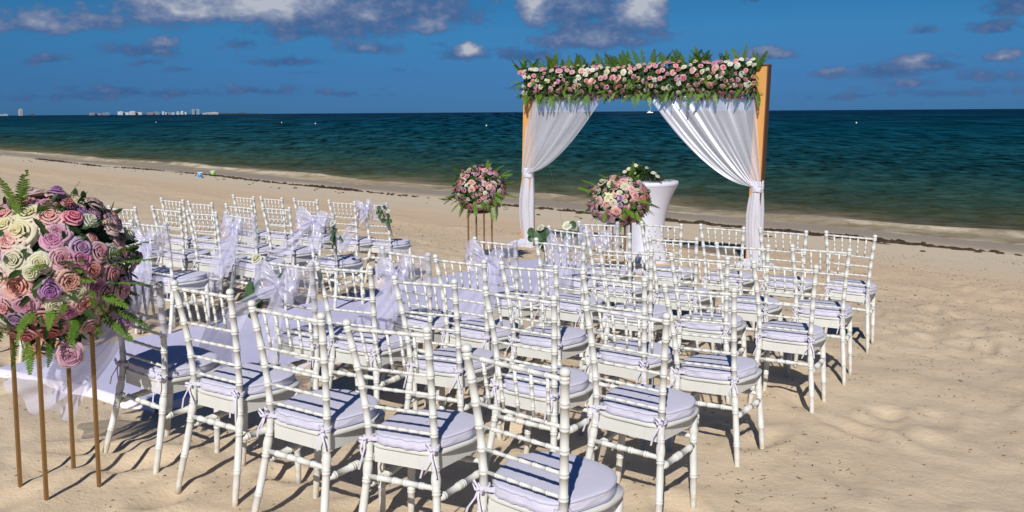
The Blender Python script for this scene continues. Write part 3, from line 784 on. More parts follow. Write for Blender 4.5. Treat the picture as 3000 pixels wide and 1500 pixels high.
def make_seat():
    mb = MB(); o_ = outline(.052, .418, .158, .205, .204, 56, 7, 4.2)
    def ring(k, z): return [(x * k, .242 + (y - .242) * k, z) for x, y in o_]
    mb.grid([ring(.90, .415), ring(.99, .415), ring(1., .4175), ring(1., .426), ring(.992, .4295), ring(.5, .431), ring(.02, .431)], closed=True)
    return mb.mesh('seat', [M_white])


def make_apron():
    mb = MB(); P_ = [(-.143, .070), (.143, .070), (.168, .362), (-.168, .362)]
    for i in range(4):
        a, b_ = Vector(P_[i] + (0,)), Vector(P_[(i + 1) % 4] + (0,)); L = (b_ - a).length; d_ = (b_ - a) / L; n_ = Vector((-d_.y, d_.x, 0))
        mb.box((a + b_) / 2 + Vector((0, 0, .385)), (L / 2 - .008, .008, .0295), (d_, n_, Vector((0, 0, 1))))
    return mb.mesh('seat_frame', [M_white], False)


ME_seat, ME_apron = make_seat(), make_apron()


def make_cushion(seed):
    rs = random.Random(seed); o_ = outline(.050, .428, .142, .196, .176, 56, 5, 2.8)
    n = len(o_); wob = [rs.uniform(-1, 1) for _ in range(n)]; wob = [(wob[i - 1] + wob[i] + wob[(i + 1) % n]) / 3 for i in range(n)]
    mb = MB()
    def ring(k, z, amp=0., zamp=0.):
        r = []
        for i, (x, y) in enumerate(o_):
            kk = k + amp * wob[i] * (1.8 if y < .12 else .6); r.append((x * kk, .238 + (y - .238) * kk, (.431 + (z - .431) * .80) + zamp * wob[(i * 3) % n] * (2.2 if y < .12 else .6)))
        return r
    rows = [ring(.90, .431), ring(.975, .433, .012), ring(1.0, .440, .02, .002), ring(1.012, .450, .03, .003), ring(.997, .459, .03, .003), ring(1.012, .468, .02, .002), ring(1.004, .476, .01, .002), ring(.985, .4815, .004, .001), ring(.94, .4845, 0), ring(.80, .487, .004), ring(.6, .489, .006, .001), ring(.35, .490, 0, .001), ring(.02, .4905)]
    mb.grid(rows, closed=True)
    me = mb.mesh('cushion', [M_cush])
    pm = MB(); rr_ = ring(1.009, .4775, .01, .002) + [ring(1.009, .4775, .01, .002)[0]]; pm.tube(rr_, .0022, 5, False); r2 = ring(1.008, .438, .015, .002); pm.tube(r2 + [r2[0]], .0020, 5, False)
    return me, pm.mesh('piping', [M_pipe])


ME_cush = [make_cushion(s) for s in (1, 2, 3, 4)]


def ribbon(mb, pts, w0, w1, wdir, wig=0):
    P_ = []; n = len(pts)
    for i, p in enumerate(pts):
        p = Vector(p); w = w0 + (w1 - w0) * i / (n - 1); d_ = Vector(wdir).normalized()
        P_.append([p - d_ * w / 2, p + Vector((0, 0, 0)), p + d_ * w / 2])
    mb.grid(P_)


def make_tie(s, seed):
    rs = random.Random(seed); mb = MB(); cx, cy = spline_xy(.452, s)
    for dz in (0, .008):
        mb.tube([(cx + .0185 * math.cos(a), cy + .0185 * math.sin(a), .448 + dz + .004 * math.sin(a * 2)) for a in [2 * math.pi * k / 12 for k in range(13)]], .0048, 6, False)
    # strap to cushion corner
    ribbon(mb, [(cx - s * .010, cy - .016, .455), (cx - s * .03, cy - .012, .452), (cx - s * .045, cy + .008, .450)], .012, .02, (0, 0, 1))
    kx, ky = cx + s * .004, cy - .024; mb.tube([(kx - .008, ky, .45), (kx, ky - .004, .452), (kx + .008, ky, .45)], [.004, .008, .004], 6)
    # two loops and two tails
    for q in (-1, 1):
        L = rs.uniform(.018, .034); up = rs.uniform(-.02, .03)
        ribbon(mb, [(kx, ky, .452), (kx + q * L * .5, ky - .012, .458 + up), (kx + q * L, ky - .008, .450 + up), (kx + q * L * .6, ky - .004, .440 + up * .4), (kx, ky, .448)], .010, .010, (0, .3, 1))
        T = rs.uniform(.05, .13); sw = rs.uniform(-.035, .035) - .015
        ribbon(mb, [(kx, ky, .450), (kx + q * .006, ky - .010, .450 - T * .25), (kx + q * .016 + sw * .5, ky - .014, .450 - T * .6), (kx + q * .018 + sw, ky - .010, .450 - T)], .007, .008, (1, .35, .1))
    return mb.mesh('tie', [M_tie])


ME_tie = {s: [make_tie(s, 10 * k + s) for k in range(4)] for s in (-1, 1)}


def build_chair_proto():
    t = thing('ballroom_chair', '', 'chair')
    for s in (-1, 1):
        part('rear_leg', ME_post[s], t); part('front_leg', ME_front[s], t)
    for m_ in ME_rail: part('rail', m_, t)
    for m_ in ME_spin: part('spindle', m_, t)
    for m_ in ME_str: part('stretcher', m_, t)
    part('seat', ME_seat, t); part('seat_frame', ME_apron, t)
    c_ = part('cushion', ME_cush[0][0], t); part('piping', ME_cush[0][1], c_)
    for s in (-1, 1): part('tie', ME_tie[s][0], c_)
    return t


CH = [('A1', -1.8418, 4.3257, -0.5506, -0.0777, 0.0153), ('A2', -1.3509, 3.9559, -0.591, -0.003, 0.0266), ('A3', -0.8993, 3.5438, -0.5583, -0.0225, 0.0158), ('A4', -0.446, 3.3896, -0.5129, 0.0378, -0.015), ('A5', -0.0238, 2.7684, -0.6516, -0.0357, 0.0226), ('B1', -1.2536, 5.0633, -0.5858, -0.006, 0.0011), ('B2', -0.9019, 4.9629, -0.5344, 0.0247, -0.0054), ('B3', -0.4196, 4.574, -0.5464, 0.0344, -0.0132), ('B4', 0.02, 4.1366, -0.6028, -0.0113, 0.0026), ('B5', 0.4432, 3.7983, -0.6037, -0.0322, 0.0014), ('C1', -0.6784, 5.6071, -0.6155, -0.0277, 0.008), ('C2', -0.3122, 5.4182, -0.6333, 0.0036, -0.0104), ('C3', 0.109, 5.2583, -0.5999, 0.0249, -0.0177), ('C4', 0.5333, 4.8441, -0.6265, -0.0002, -0.0111), ('C5', 0.971, 4.6054, -0.6025, 0.0369, -0.0285), ('D1', -0.1246, 6.5795, -0.6647, 0.0053, -0.0154), ('D2', 0.308, 6.3082, -0.5738, -0.0221, 0.0132), ('D3', 0.7535, 6.069, -0.5617, 0.0078, -0.0024), ('D4', 1.1961, 5.789, -0.5523, 0.0184, -0.0086), ('D5', 1.6534, 5.5719, -0.5161, -0.005, -0.0199), ('E1', 0.4295, 7.563, -0.7205, -0.0258, -0.0112), ('E2', 0.7754, 7.2478, -0.5653, 0.0239, -0.0105), ('E3', 1.2255, 6.9097, -0.5412, 0.0181, -0.0028), ('E4', 1.6498, 6.525, -0.5509, 0.0143, -0.0044), ('E5', 2.095, 6.2672, -0.4595, -0.015, 0.0137), ('F1', 0.7813, 8.119, -0.521, 0.0271, -0.0002), ('F2', 1.3102, 8.09, -0.56, -0.0043, 0.0062), ('F3', 1.7695, 7.7797, -0.5467, -0.01, 0.0176), ('F4', 2.1992, 7.4938, -0.5498, -0.0135, 0.0242), ('F5', 2.7008, 7.4215, -0.4764, -0.038, 0.0103), ('M1', -1.5013, 10.1779, -0.6191, 0.0392, -0.0117), ('M2', -1.8846, 10.1754, -0.547, 0.0013, 0.0047), ('M3', -2.3474, 10.4619, -0.6036, 0.0046, -0.0032), ('M4', -2.8003, 10.7245, -0.6343, 0.0096, -0.0067), ('M5', -3.1654, 10.8293, -0.6281, -0.0043, -0.0031), ('L1', -1.7893, 8.4997, -0.6343, 0.0015, -0.0057), ('L2', -2.3439, 9.1352, -0.5632, 0.0051, 0.0011), ('L3', -2.7483, 9.2283, -0.5616, -0.0095, 0.005), ('L4', -3.2488, 9.5885, -0.5834, 0.0072, -0.0014), ('L5', -3.6863, 9.9604, -0.5975, -0.0082, 0.0007), ('K1', -2.4149, 8.0671, -0.6145, -0.0364, 0.0093), ('K2', -2.803, 8.3141, -0.5296, 0.0116, 0.003), ('K3', -3.2478, 8.5966, -0.5251, -0.0163, 0.0104), ('K4', -3.6737, 8.6753, -0.5187, 0.0125, 0.0035), ('J1', -2.8411, 7.2417, -0.6227, 0.0117, -0.0056), ('J2', -3.1723, 7.387, -0.5672, 0.016, -0.002),
      ('I1', -3.58, 6.42, -0.60, 0.0, 0.0)]
ROWN = {'A': 'nearest row', 'B': 'second row', 'C': 'third row', 'D': 'fourth row', 'E': 'fifth row', 'F': 'row nearest the arch',
        'M': 'row nearest the water', 'L': 'second row from the water', 'K': 'third row from the water', 'J': 'fourth row from the water', 'I': 'last row'}
COLN = {1: 'at the aisle', 2: 'second from the aisle', 3: 'third from the aisle', 4: 'fourth from the aisle', 5: 'outermost'}
COLR = {1: 'aisle chair', 2: 'second chair from the aisle', 3: 'middle chair', 4: 'fourth chair from the aisle', 5: 'outermost chair'}
LAB = {'A5': 'white cushioned chair closest to the camera, outer end of the nearest row', 'A1': 'white chair with organza sash shaded by the big rose ball',
       'I1': 'white chair behind the big rose ball with a person seated on it', 'F5': 'white cushioned chair at the far right end of the front row'}
proto = build_chair_proto()
CHAIR = {}


def copy_tree(o, parent=None):
    c_ = o.copy(); COL.objects.link(c_); c_.parent = parent
    for ch in list(o.children): copy_tree(ch, c_)
    return c_


def chair_matrix(c_):
    n, x, y, a, ro, dz = c_
    ax = Vector((math.cos(a), math.sin(a), 0)); fw = Vector((-math.sin(a), math.cos(a), 0)); z = Vector((0, 0, 1))
    ax2 = ax * math.cos(ro) + z * math.sin(ro); up = -ax * math.sin(ro) + z * math.cos(ro)
    Mx = Matrix((ax2, fw, up)).transposed().to_4x4(); Mx.translation = Vector((x, y, float(ground(x, y)) * 0 + SX * x + SY * y + dz)); return Mx


for i, c_ in enumerate(CH):
    n = c_[0]; o = proto if i == 0 else copy_tree(proto)
    side = 'right block' if n[0] <= 'F' else 'left block'
    o.matrix_world = chair_matrix(c_); k = int(n[1])
    o['label'] = LAB.get(n, 'white cushioned chair %s, %s, %s' % (COLN[k], ROWN[n[0]], side))
    o['group'] = 'white chairs in rows for the ceremony'; CHAIR[n] = o
    cu = [q for q in o.children if q.name.startswith('cushion')][0]
    v = i * 7 % 4; cu.data = ME_cush[v][0]
    for q in cu.children:
        if q.name.startswith('piping'): q.data = ME_cush[v][1]
    ti = [q for q in cu.children if q.name.startswith('tie')]
    ti[0].data = ME_tie[-1][(i * 3) % 4]; ti[1].data = ME_tie[1][(i * 5 + 1) % 4]
    cu.rotation_euler = (0, 0, R(random.uniform(-1.5, 1.5))); cu.location = (random.uniform(-.004, .004), random.uniform(-.004, .006), 0)


# ------------------------------------------------------------------ organza sashes
def uvgrid(me, n, m, start=0, uvl=None):
    pass


def cloth_mesh(name, sheets, mats):
    """sheets: list of point grids; UV = (across 0..1, along 0..1)"""
    V = []; Fc = []; UV = []
    for P_ in sheets:
        n, m = len(P_), len(P_[0]); k = len(V)
        V += [tuple(p) for r in P_ for p in r]
        for i in range(n - 1):
            for j in range(m - 1):
                Fc.append((k + i * m + j, k + i * m + j + 1, k + (i + 1) * m + j + 1, k + (i + 1) * m + j))
                UV += [(j / (m - 1), i / (n - 1)), ((j + 1) / (m - 1), i / (n - 1)), ((j + 1) / (m - 1), (i + 1) / (n - 1)), (j / (m - 1), (i + 1) / (n - 1))]
    me = mesh(name, V, Fc, mats); ul = me.uv_layers.new(name='UVMap'); ul.data.foreach_set('uv', [c for q in UV for c in q]); return me


def strip(path, widths, wdirs, m=9, fold=.012, freq=3, seed=0, bulge=0):
    """long ribbon of cloth along path with lengthwise folds"""
    rs = random.Random(seed); ph = rs.uniform(0, 6); P_ = []
    n = len(path)
    for i in range(n):
        p = Vector(path[i]); w = widths[i]; d_ = Vector(wdirs[i]).normalized(); t_ = (Vector(path[min(i + 1, n - 1)]) - Vector(path[max(i - 1, 0)])).normalized(); nn = t_.cross(d_).normalized()
        row = []
        for j in range(m):
            u = j / (m - 1) - .5
            row.append(p + d_ * w * u + nn * (fold * math.sin(u * freq * 6.28 + ph + i * .35) * (1 - .3 * abs(u)) + bulge * (1 - 4 * u * u)))
        P_.append(row)
    return P_


def catmull(pts, n):
    pts = [Vector(p) for p in pts]; out_ = []
    for k in range(n):
        t_ = k / (n - 1) * (len(pts) - 1); i = min(int(t_), len(pts) - 2); f = t_ - i
        p0, p1, p2, p3 = pts[max(i - 1, 0)], pts[i], pts[i + 1], pts[min(i + 2, len(pts) - 1)]
        out_.append(.5 * ((2 * p1) + (p2 - p0) * f + (2 * p0 - 5 * p1 + 4 * p2 - p3) * f * f + (3 * p1 - p0 - 3 * p2 + p3) * f ** 3))
    return out_


def make_sash(seed, tailA, tailB, knot=(0, .78), loops=1.0, top=.0):
    """band round the top of the back, knotted behind, with two loops and two blown tails"""
    rs = random.Random(seed); sheets = []
    kx, kz = knot; yk = -.055
    # rear band, left and right halves, gathered at the knot
    for s in (-1, 1):
        n = 14; P_ = []
        for i in range(n):
            u = i / (n - 1)                     # 0 knot .. 1 post
            e = u ** .8
            z0 = kz - .012 + (.65 - kz) * e; z1 = kz + .012 + (.925 - top * (s < 0) - kz) * e
            row = []
            for j in range(13):
                v = j / 12; z = z0 + (z1 - z0) * v; px_, py_ = spline_xy(max(min(z, .91), .5), s)
                x = kx + (px_ + s * .019 - kx) * u; yb = py_ - .021
                y = yk + (yb - yk) * min(1, u * 1.25) - .007 * math.sin(v * 9 + s + u * 3) * (1 - u * .75)
                row.append((x, y, z))
            P_.append(row)
        sheets.append([list(r) for r in zip(*P_)])
        # wrap round the post edge to the front
        P_ = []
        for i in range(7):
            a = math.pi * i / 6; row = []
            for j in range(13):
                v = j / 12; z = .65 + (.925 - top * (s < 0) - .65) * v; px_, py_ = spline_xy(max(min(z, .91), .5), s)
                row.append((px_ + s * .019 * math.sin(a) + s * .002 * math.sin(v * 20), py_ - .021 * math.cos(a), z))
            P_.append(row)
        sheets.append([list(r) for r in zip(*P_)])
    # straight front of the band
    P_ = []
    for i in range(9):
        u = i / 8 * 2 - 1; row = []
        for j in range(9):
            v = j / 8; z = .65 + (.925 - .65) * v + .012 * (1 - u * u) * (1 if v > .5 else -1); px_, py_ = spline_xy(min(z, .91), 1)
            row.append((px_ * u, py_ + .021, z))
        P_.append(row)
    sheets.append([list(r) for r in zip(*P_)])
    # knot
    K = []
    for i in range(7):
        a = math.pi * i / 6 - math.pi / 2; K.append([(kx + .030 * math.cos(a) * math.cos(b2), yk - .012 + .024 * math.cos(a) * math.sin(b2) * 1.2, kz + .036 * math.sin(a)) for b2 in [2 * math.pi * q / 10 for q in range(11)]])
    sheets.append(K)
    # loops
    for s in (-1, 1):
        L = loops * rs.uniform(.13, .165); upz = rs.uniform(.0, .05)
        c_ = catmull([(kx, yk - .01, kz), (kx + s * L * .5, yk - .045, kz + .045 + upz), (kx + s * L, yk - .050, kz + .01 + upz), (kx + s * L * .85, yk - .03, kz - .04 + upz * .5), (kx + s * L * .35, yk - .02, kz - .03), (kx, yk - .015, kz)], 18)
        sheets.append(strip(c_, [.03 + .11 * math.sin(math.pi * i / 17) for i in range(18)], [(.12 * s, .35, 1)] * 18, 9, .008, 2.2, seed + s))
    # tails
    for q, T in enumerate((tailA, tailB)):
        if not T: continue
        pts, w1, wd = T
        c_ = catmull([(kx, yk - .012, kz - .005)] + pts, 26)
        ws = [.035 + (w1 - .035) * min(1, (i / 25) * 1.7) ** .7 for i in range(26)]
        wds = [Vector(wd).lerp(Vector((1, .2, 0)), .3 * (1 - i / 25)) for i in range(26)]
        sheets.append(strip(c_, ws, wds, 19, .016, 1.6, seed * 3 + q))
    me = cloth_mesh('organza_sash', sheets, [M_organza, M_organza_flat, M_organza_band])
    k = sum((len(q) - 1) * (len(q[0]) - 1) for q in sheets[:4]); k2 = k + (len(sheets[4]) - 1) * (len(sheets[4][0]) - 1)
    me.polygons.foreach_set('material_index', [1 if k <= i < k2 else 2 if i < k else 0 for i in range(len(me.polygons))]); return me


SASH = {
    'A1': ([(-.07, -.10, .66), (-.18, -.16, .52), (-.32, -.22, .40), (-.50, -.26, .27)], .23, (.75, .35, -.65), [(-.03, -.08, .66), (-.12, -.13, .50), (-.22, -.16, .36), (-.30, -.18, .22)], .17, (1, .1, -.3), 1.1, (-.01, .79), .02),
    'B1': ([(-.14, -.10, .72), (-.27, -.16, .62), (-.36, -.20, .44), (-.40, -.22, .26)], .24, (1, .5, .25), [(0, -.09, .68), (-.015, -.12, .56), (-.01, -.14, .44), (.0, -.15, .33)], .15, (1, .1, 0), 1.1, (.01, .80), 0),
    'C1': ([(-.05, -.09, .66), (-.11, -.13, .52), (-.19, -.16, .38), (-.25, -.19, .24)], .22, (1, .2, -.25), [(.02, -.09, .66), (-.02, -.12, .54), (-.06, -.14, .44), (-.10, -.15, .34)], .13, (1, .2, .1), .9, (.0, .78), 0),
    'D1': ([(-.04, -.09, .66), (-.10, -.13, .52), (-.16, -.16, .38), (-.24, -.2, .24)], .22, (1, .2, -.25), [(.03, -.09, .68), (.03, -.11, .58), (.0, -.13, .46), (-.03, -.14, .34)], .16, (1, .2, .0), 1.0, (-.02, .78), 0),
    'E1': ([(-.02, -.09, .64), (-.06, -.13, .50), (-.09, -.16, .36), (-.12, -.18, .2)], .20, (1, .2, -.15), [(.05, -.09, .66), (.06, -.12, .54), (.03, -.14, .40), (.02, -.15, .26)], .17, (1, .2, .0), .8, (.0, .75), 0),
    'F1': ([(-.08, -.09, .70), (-.16, -.13, .60), (-.2, -.16, .48), (-.24, -.18, .36)], .16, (1, .2, .35), None, 0, None, .9, (.0, .76), 0),
    'M1': ([(-.10, -.09, .78), (-.19, -.14, .68), (-.27, -.18, .54), (-.35, -.22, .40)], .14, (.8, .3, -.4), None, 0, None, .7, (-.08, .86), 0),
    'L1': ([(-.13, -.08, .78), (-.22, -.12, .66), (-.33, -.16, .56), (-.46, -.20, .50)], .12, (.35, .3, -.9), [(.04, -.08, .80), (.08, -.1, .72), (.06, -.11, .64), (.05, -.12, .58)], .15, (1, .2, .0), 1.25, (.0, .86), 0),
    'K1': ([(-.05, -.09, .70), (-.09, -.13, .54), (-.15, -.17, .36), (-.22, -.20, .20)], .19, (1, .2, -.3), [(.03, -.09, .72), (.02, -.12, .6), (-.02, -.14, .48), (-.06, -.15, .38)], .15, (1, .2, .0), .8, (.0, .82), 0),
    'J1': ([(-.04, -.09, .68), (-.07, -.13, .52), (-.11, -.16, .36), (-.17, -.19, .18)], .20, (1, .2, -.2), [(.03, -.09, .68), (.05, -.12, .54), (.04, -.14, .40), (.01, -.15, .26)], .17, (1, .2, .0), 1.0, (.01, .78), 0)}
SLAB = {'A1': 'sheer white sash on the shaded chair beside the big rose ball', 'B1': 'sheer white sash with wide billowing tail, right-hand aisle chair of the second row',
        'C1': 'sheer white sash with bow, right-hand aisle chair of the third row', 'D1': 'sheer white sash with bow, right-hand aisle chair of the fourth row',
        'E1': 'sheer white sash on the aisle chair with eucalyptus, one row behind the front', 'F1': 'sheer white sash on the aisle chair before the middle rose ball',
        'M1': 'sheer white sash blown left, front aisle chair of the left block', 'L1': 'puffy white sash bow with long tail blown left, left block second row from the water',
        'K1': 'sheer white sash hanging down, left block third row from the water', 'J1': 'sheer white sash right beside the edge of the big rose ball, left block'}
for k, (n, T) in enumerate(SASH.items()):
    ta = (T[0], T[1], T[2]); tb = (T[3], T[4], T[5]) if T[3] else None
    me = make_sash(20 + k, ta, tb, T[7], T[6], T[8])
    o = thing('organza_sash', SLAB[n], 'sash', group='organza sashes tied on the aisle chairs', me=me); o.matrix_world = CHAIR[n].matrix_world


# ------------------------------------------------------------------ flowers
def rose_mesh(name, kind, mat, seed, hi=True):
    """layered petals round a tight heart; faces +Z, unit radius"""
    rs = random.Random(seed); V = []; Fc = []; T = []
    nu, nv = (5, 4) if hi else (4, 3)
    layers = {'open': [(5, .08, .24), (6, .17, .29), (6, .28, .31), (6, .41, .30), (5, .60, .24), (5, .84, .10), (5, 1.0, -.08)],
              'cup': [(3, .07, .36), (3, .15, .38), (3, .26, .36), (4, .42, .31), (4, .64, .20), (4, .88, .04), (3, 1.0, -.16)],
              'bud': [(3, .10, .80), (3, .22, .77), (3, .38, .68), (3, .56, .50), (3, .72, .30)]}[kind]
    if not hi: layers = layers[::2] if kind == 'bud' else [layers[0]] + layers[2:]
    L = len(layers)
    for li, (n, r1, z1) in enumerate(layers):
        ph = rs.uniform(0, 6.28)
        for k in range(n):
            a0 = ph + 2 * math.pi * k / n + rs.uniform(-.12, .12); half = (math.pi / n) * 1.28; k0 = len(V)
            zz = z1 + rs.uniform(-.05, .05) * (.4 + r1); rr1 = r1 * rs.uniform(.90, 1.06); curl = .03 + .12 * r1; flare = rs.uniform(-.06, .08) * r1; tl_ = rs.uniform(-.08, .08) * r1; wv_ = rs.uniform(0, 6.28)
            prof = [(.12 * r1 + .03, -.45 + .25 * r1), (.72 * r1, zz - .22 - .05 * r1), (.93 * r1, zz - .05), (rr1, zz), (rr1 + curl, zz - .02 - .11 * r1)]
            if not hi: prof = [prof[0], prof[1], prof[3], prof[4]]
            for i, (pr, pz) in enumerate(prof):
                v = i / (len(prof) - 1)
                for j in range(nv + 1):
                    u = j / nv * 2 - 1; a = a0 + half * u * (.75 + .25 * math.sin(math.pi * min(1., v + .15)))
                    r = pr + .030 * u * (1 + r1) * v + flare * v * v + .03 * r1 * math.sin(u * 4 + wv_) * v; z = pz - .16 * r1 * abs(u) ** 3 * v * v + tl_ * u * v + .02 * math.sin(u * 5 + wv_) * v
                    if kind == 'open' and li < 5: r += .030 * math.sin(u * 5 + k * 2 + li) * v; z += .025 * math.sin(u * 7 + k) * v
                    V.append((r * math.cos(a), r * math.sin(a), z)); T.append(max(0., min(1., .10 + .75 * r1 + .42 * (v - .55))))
            m = len(prof)
            for i in range(m - 1):
                for j in range(nv): Fc.append((k0 + i * (nv + 1) + j, k0 + i * (nv + 1) + j + 1, k0 + (i + 1) * (nv + 1) + j + 1, k0 + (i + 1) * (nv + 1) + j))
    me = mesh(name, V, Fc, [mat]); at = me.attributes.new('tint', 'FLOAT', 'POINT'); at.data.foreach_set('value', T); return me


ROSE = {}
for cname in PET:
    kinds = {'blush': ['open', 'open', 'cup'], 'coral': ['open', 'cup'], 'pink': ['open', 'cup', 'bud'], 'lavender': ['cup', 'cup', 'bud'], 'white': ['cup', 'cup', 'bud'], 'mauve': ['cup', 'open'], 'pure': ['bud', 'cup']}[cname]
    ROSE[cname] = [rose_mesh('rose', kd, PET[cname], hash(cname) % 97 * 0 + 13 * q + len(cname), True) for q, kd in enumerate(kinds)]
ROSE_LO = {c_: [rose_mesh('rose', kd, PET[c_], 5 * q + len(c_), False) for q, kd in enumerate(['cup', 'open', 'bud'])] for c_ in PET}
LABR = {'blush': 'blush', 'pink': 'pink', 'coral': 'coral', 'lavender': 'lavender', 'white': 'cream', 'mauve': 'mauve', 'pure': 'white'}


def fern_mesh(seed, n=16, L=1., hi=True):
    rs = random.Random(seed); mb = MB(); bend = rs.uniform(.15, .55); sidew = rs.uniform(-.15, .15); pts = []
    for i in range(n + 1):
        u = i / n; pts.append(Vector((sidew * u * u, 0, 0)) + Vector((0, bend * u * u * .6 * L, L * (u - .12 * bend * u * u))))
    mb.tube(pts[::2] if not hi else pts, [.007 * (1 - .8 * i / n) for i in range(0, n + 1, 1 if hi else 2)], 4)
    for i in range(1, n):
        u = i / n; w = .17 * L * math.sin(math.pi * min(1, .18 + u * .80)) ** .8 * rs.uniform(.85, 1.1); t_ = (pts[i + 1] - pts[i - 1]).normalized()
        for s in (-1, 1):
            if rs.random() < .04: continue
            d_ = (Vector((s, 0, 0)) + t_ * rs.uniform(.25, .5) + Vector((0, rs.uniform(.0, .25), 0))).normalized(); c_ = t_ * (.030 * L)
            p = pts[i]; tip = p + d_ * w; m1 = p + d_ * w * .5 + Vector((0, -.012, 0))
            mb.add([p - c_ * .9, p + c_ * .9, m1 + c_ * 1.0, tip + c_ * .2, m1 - c_ * .9], [(0, 1, 2, 4), (4, 2, 3)])
    return mb.mesh('fern_frond', [M_fern], False)


FERN = [fern_mesh(k) for k in range(6)]


def leaf_mb(mb, p, d_, nrm, L, Wd, mi=0):
    d_ = d_.normalized(); s_ = d_.cross(nrm).normalized(); nn = s_.cross(d_)
    mb.add([p, p + d_ * L * .35 + s_ * Wd * .5 + nn * L * .03, p + d_ * L * .75 + s_ * Wd * .38, p + d_ * L - nn * L * .06, p + d_ * L * .75 - s_ * Wd * .38, p + d_ * L * .35 - s_ * Wd * .5 + nn * L * .03, p + d_ * L * .5 - nn * L * .04],
           [(0, 1, 6), (1, 2, 6), (2, 3, 6), (3, 4, 6), (4, 5, 6), (5, 0, 6)], mi)


def orient(nrm, up=None, roll=0.):
    """matrix whose local Z points along nrm"""
    z = Vector(nrm).normalized(); ref = Vector(up) if up is not None else Vector((0, 0, 1))
    if abs(z.dot(ref)) > .98: ref = Vector((0, 1, 0))
    x = ref.cross(z).normalized(); y = z.cross(x); Mx = Matrix((x, y, z)).transposed().to_4x4()
    return Mx @ Matrix.Rotation(roll, 4, 'Z')


def place_rose(parent, pos, nrm, rad, cname, lo=False, rs=random):
    me = rs.choice((ROSE_LO if lo else ROSE)[cname]); Mx = orient(nrm, roll=rs.uniform(0, 6.28)); Mx.translation = Vector(pos) - Vector(nrm).normalized() * rad * .28
    return part('rose', me, parent, mat4=Mx @ Matrix.Scale(rad * rs.uniform(.93, 1.05), 4))


def place_fern(parent, pos, d_, L, rs=random, up=(0, 0, 1)):
    # local z = direction of the frond, local y (bend) roughly downward
    z = Vector(d_).normalized(); dn = Vector((0, 0, -1)) if abs(z.z) < .95 else Vector((0, -1, 0)); y = (dn - z * dn.dot(z)).normalized(); x = y.cross(z); a = rs.uniform(-.6, .6)
    Mx = Matrix((x, y, z)).transposed().to_4x4() @ Matrix.Rotation(a, 4, 'Z'); Mx.translation = Vector(pos)
    return part('fern_frond', rs.choice(FERN), parent, mat4=Mx @ Matrix.Scale(L, 4))


def rose_ball(loc, rx, rz, seed, label, sizes, palette, nfern, fernL, lo=False, maxn=130, group='rose balls on gold stands', extra=None):
    rs = random.Random(seed); t = thing('rose_ball', label, 'flower arrangement', loc, group=group)
    placed = []; tries = 0
    if extra:
        for dd, r, cn in extra:
            dd = Vector(dd).normalized(); placed.append((dd, r)); place_rose(t, Vector((dd.x * rx, dd.y * rx, dd.z * rz)), dd, r, cn, lo, rs)
    while tries < 5200 and len(placed) < maxn:
        tries += 1
        zz = rs.uniform(-.92, 1); a = rs.uniform(0, 6.28); q = math.sqrt(1 - zz * zz); d_ = Vector((q * math.cos(a), q * math.sin(a), zz))
        sz = rs.choice(sizes) * (1 if tries < 1500 else .8 if tries < 3000 else .62)
        if zz < -.6 and rs.random() < .55: continue
        ok = all(math.acos(max(-1, min(1, d_.dot(p)))) * rx > (sz + s2) * .88 for p, s2 in placed)
        if not ok: continue
        placed.append((d_, sz)); k_ = rs.uniform(.93, 1.07); cn = rs.choice(palette)
        if tries > 3000: k_ -= .05
        place_rose(t, Vector((d_.x * rx, d_.y * rx, d_.z * rz)) * k_, (d_ + Vector((rs.uniform(-.2, .2), rs.uniform(-.2, .2), rs.uniform(-.2, .2)))), sz, cn, lo, rs)
    for k in range(nfern):
        zz = rs.choice([rs.uniform(-.75, -.1), rs.uniform(-.5, .3), rs.uniform(.3, .95)]); a = rs.uniform(0, 6.28); q = math.sqrt(1 - zz * zz); d_ = Vector((q * math.cos(a), q * math.sin(a), zz))
        place_fern(t, Vector((d_.x * rx, d_.y * rx, d_.z * rz)) * .78, d_ + Vector((rs.uniform(-.4, .4), rs.uniform(-.4, .4), rs.uniform(-.3, .35))), fernL * rs.uniform(.75, 1.15), rs)
    mb = MB()
    for k in range(1100):
        zz = rs.uniform(-1, 1); a = rs.uniform(0, 6.28); q = math.sqrt(1 - zz * zz); d_ = Vector((q * math.cos(a), q * math.sin(a), zz)); kk = rs.uniform(.68, .98)
        leaf_mb(mb, Vector((d_.x * rx, d_.y * rx, d_.z * rz)) * kk, d_ * .6 + Vector((rs.uniform(-1, 1), rs.uniform(-1, 1), rs.uniform(-1, 1))), d_, rs.uniform(.04, .075) * rx / .31, rs.uniform(.015, .03) * rx / .31)
    # dark heart that holds the stems
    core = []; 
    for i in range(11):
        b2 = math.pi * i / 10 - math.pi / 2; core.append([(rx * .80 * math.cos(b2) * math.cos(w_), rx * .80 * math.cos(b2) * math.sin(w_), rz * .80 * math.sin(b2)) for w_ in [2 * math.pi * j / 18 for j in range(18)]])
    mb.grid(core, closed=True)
    fo = part('foliage', mb.mesh('foliage', [M_leaf], False), t); fo['kind'] = 'stuff'
    return t


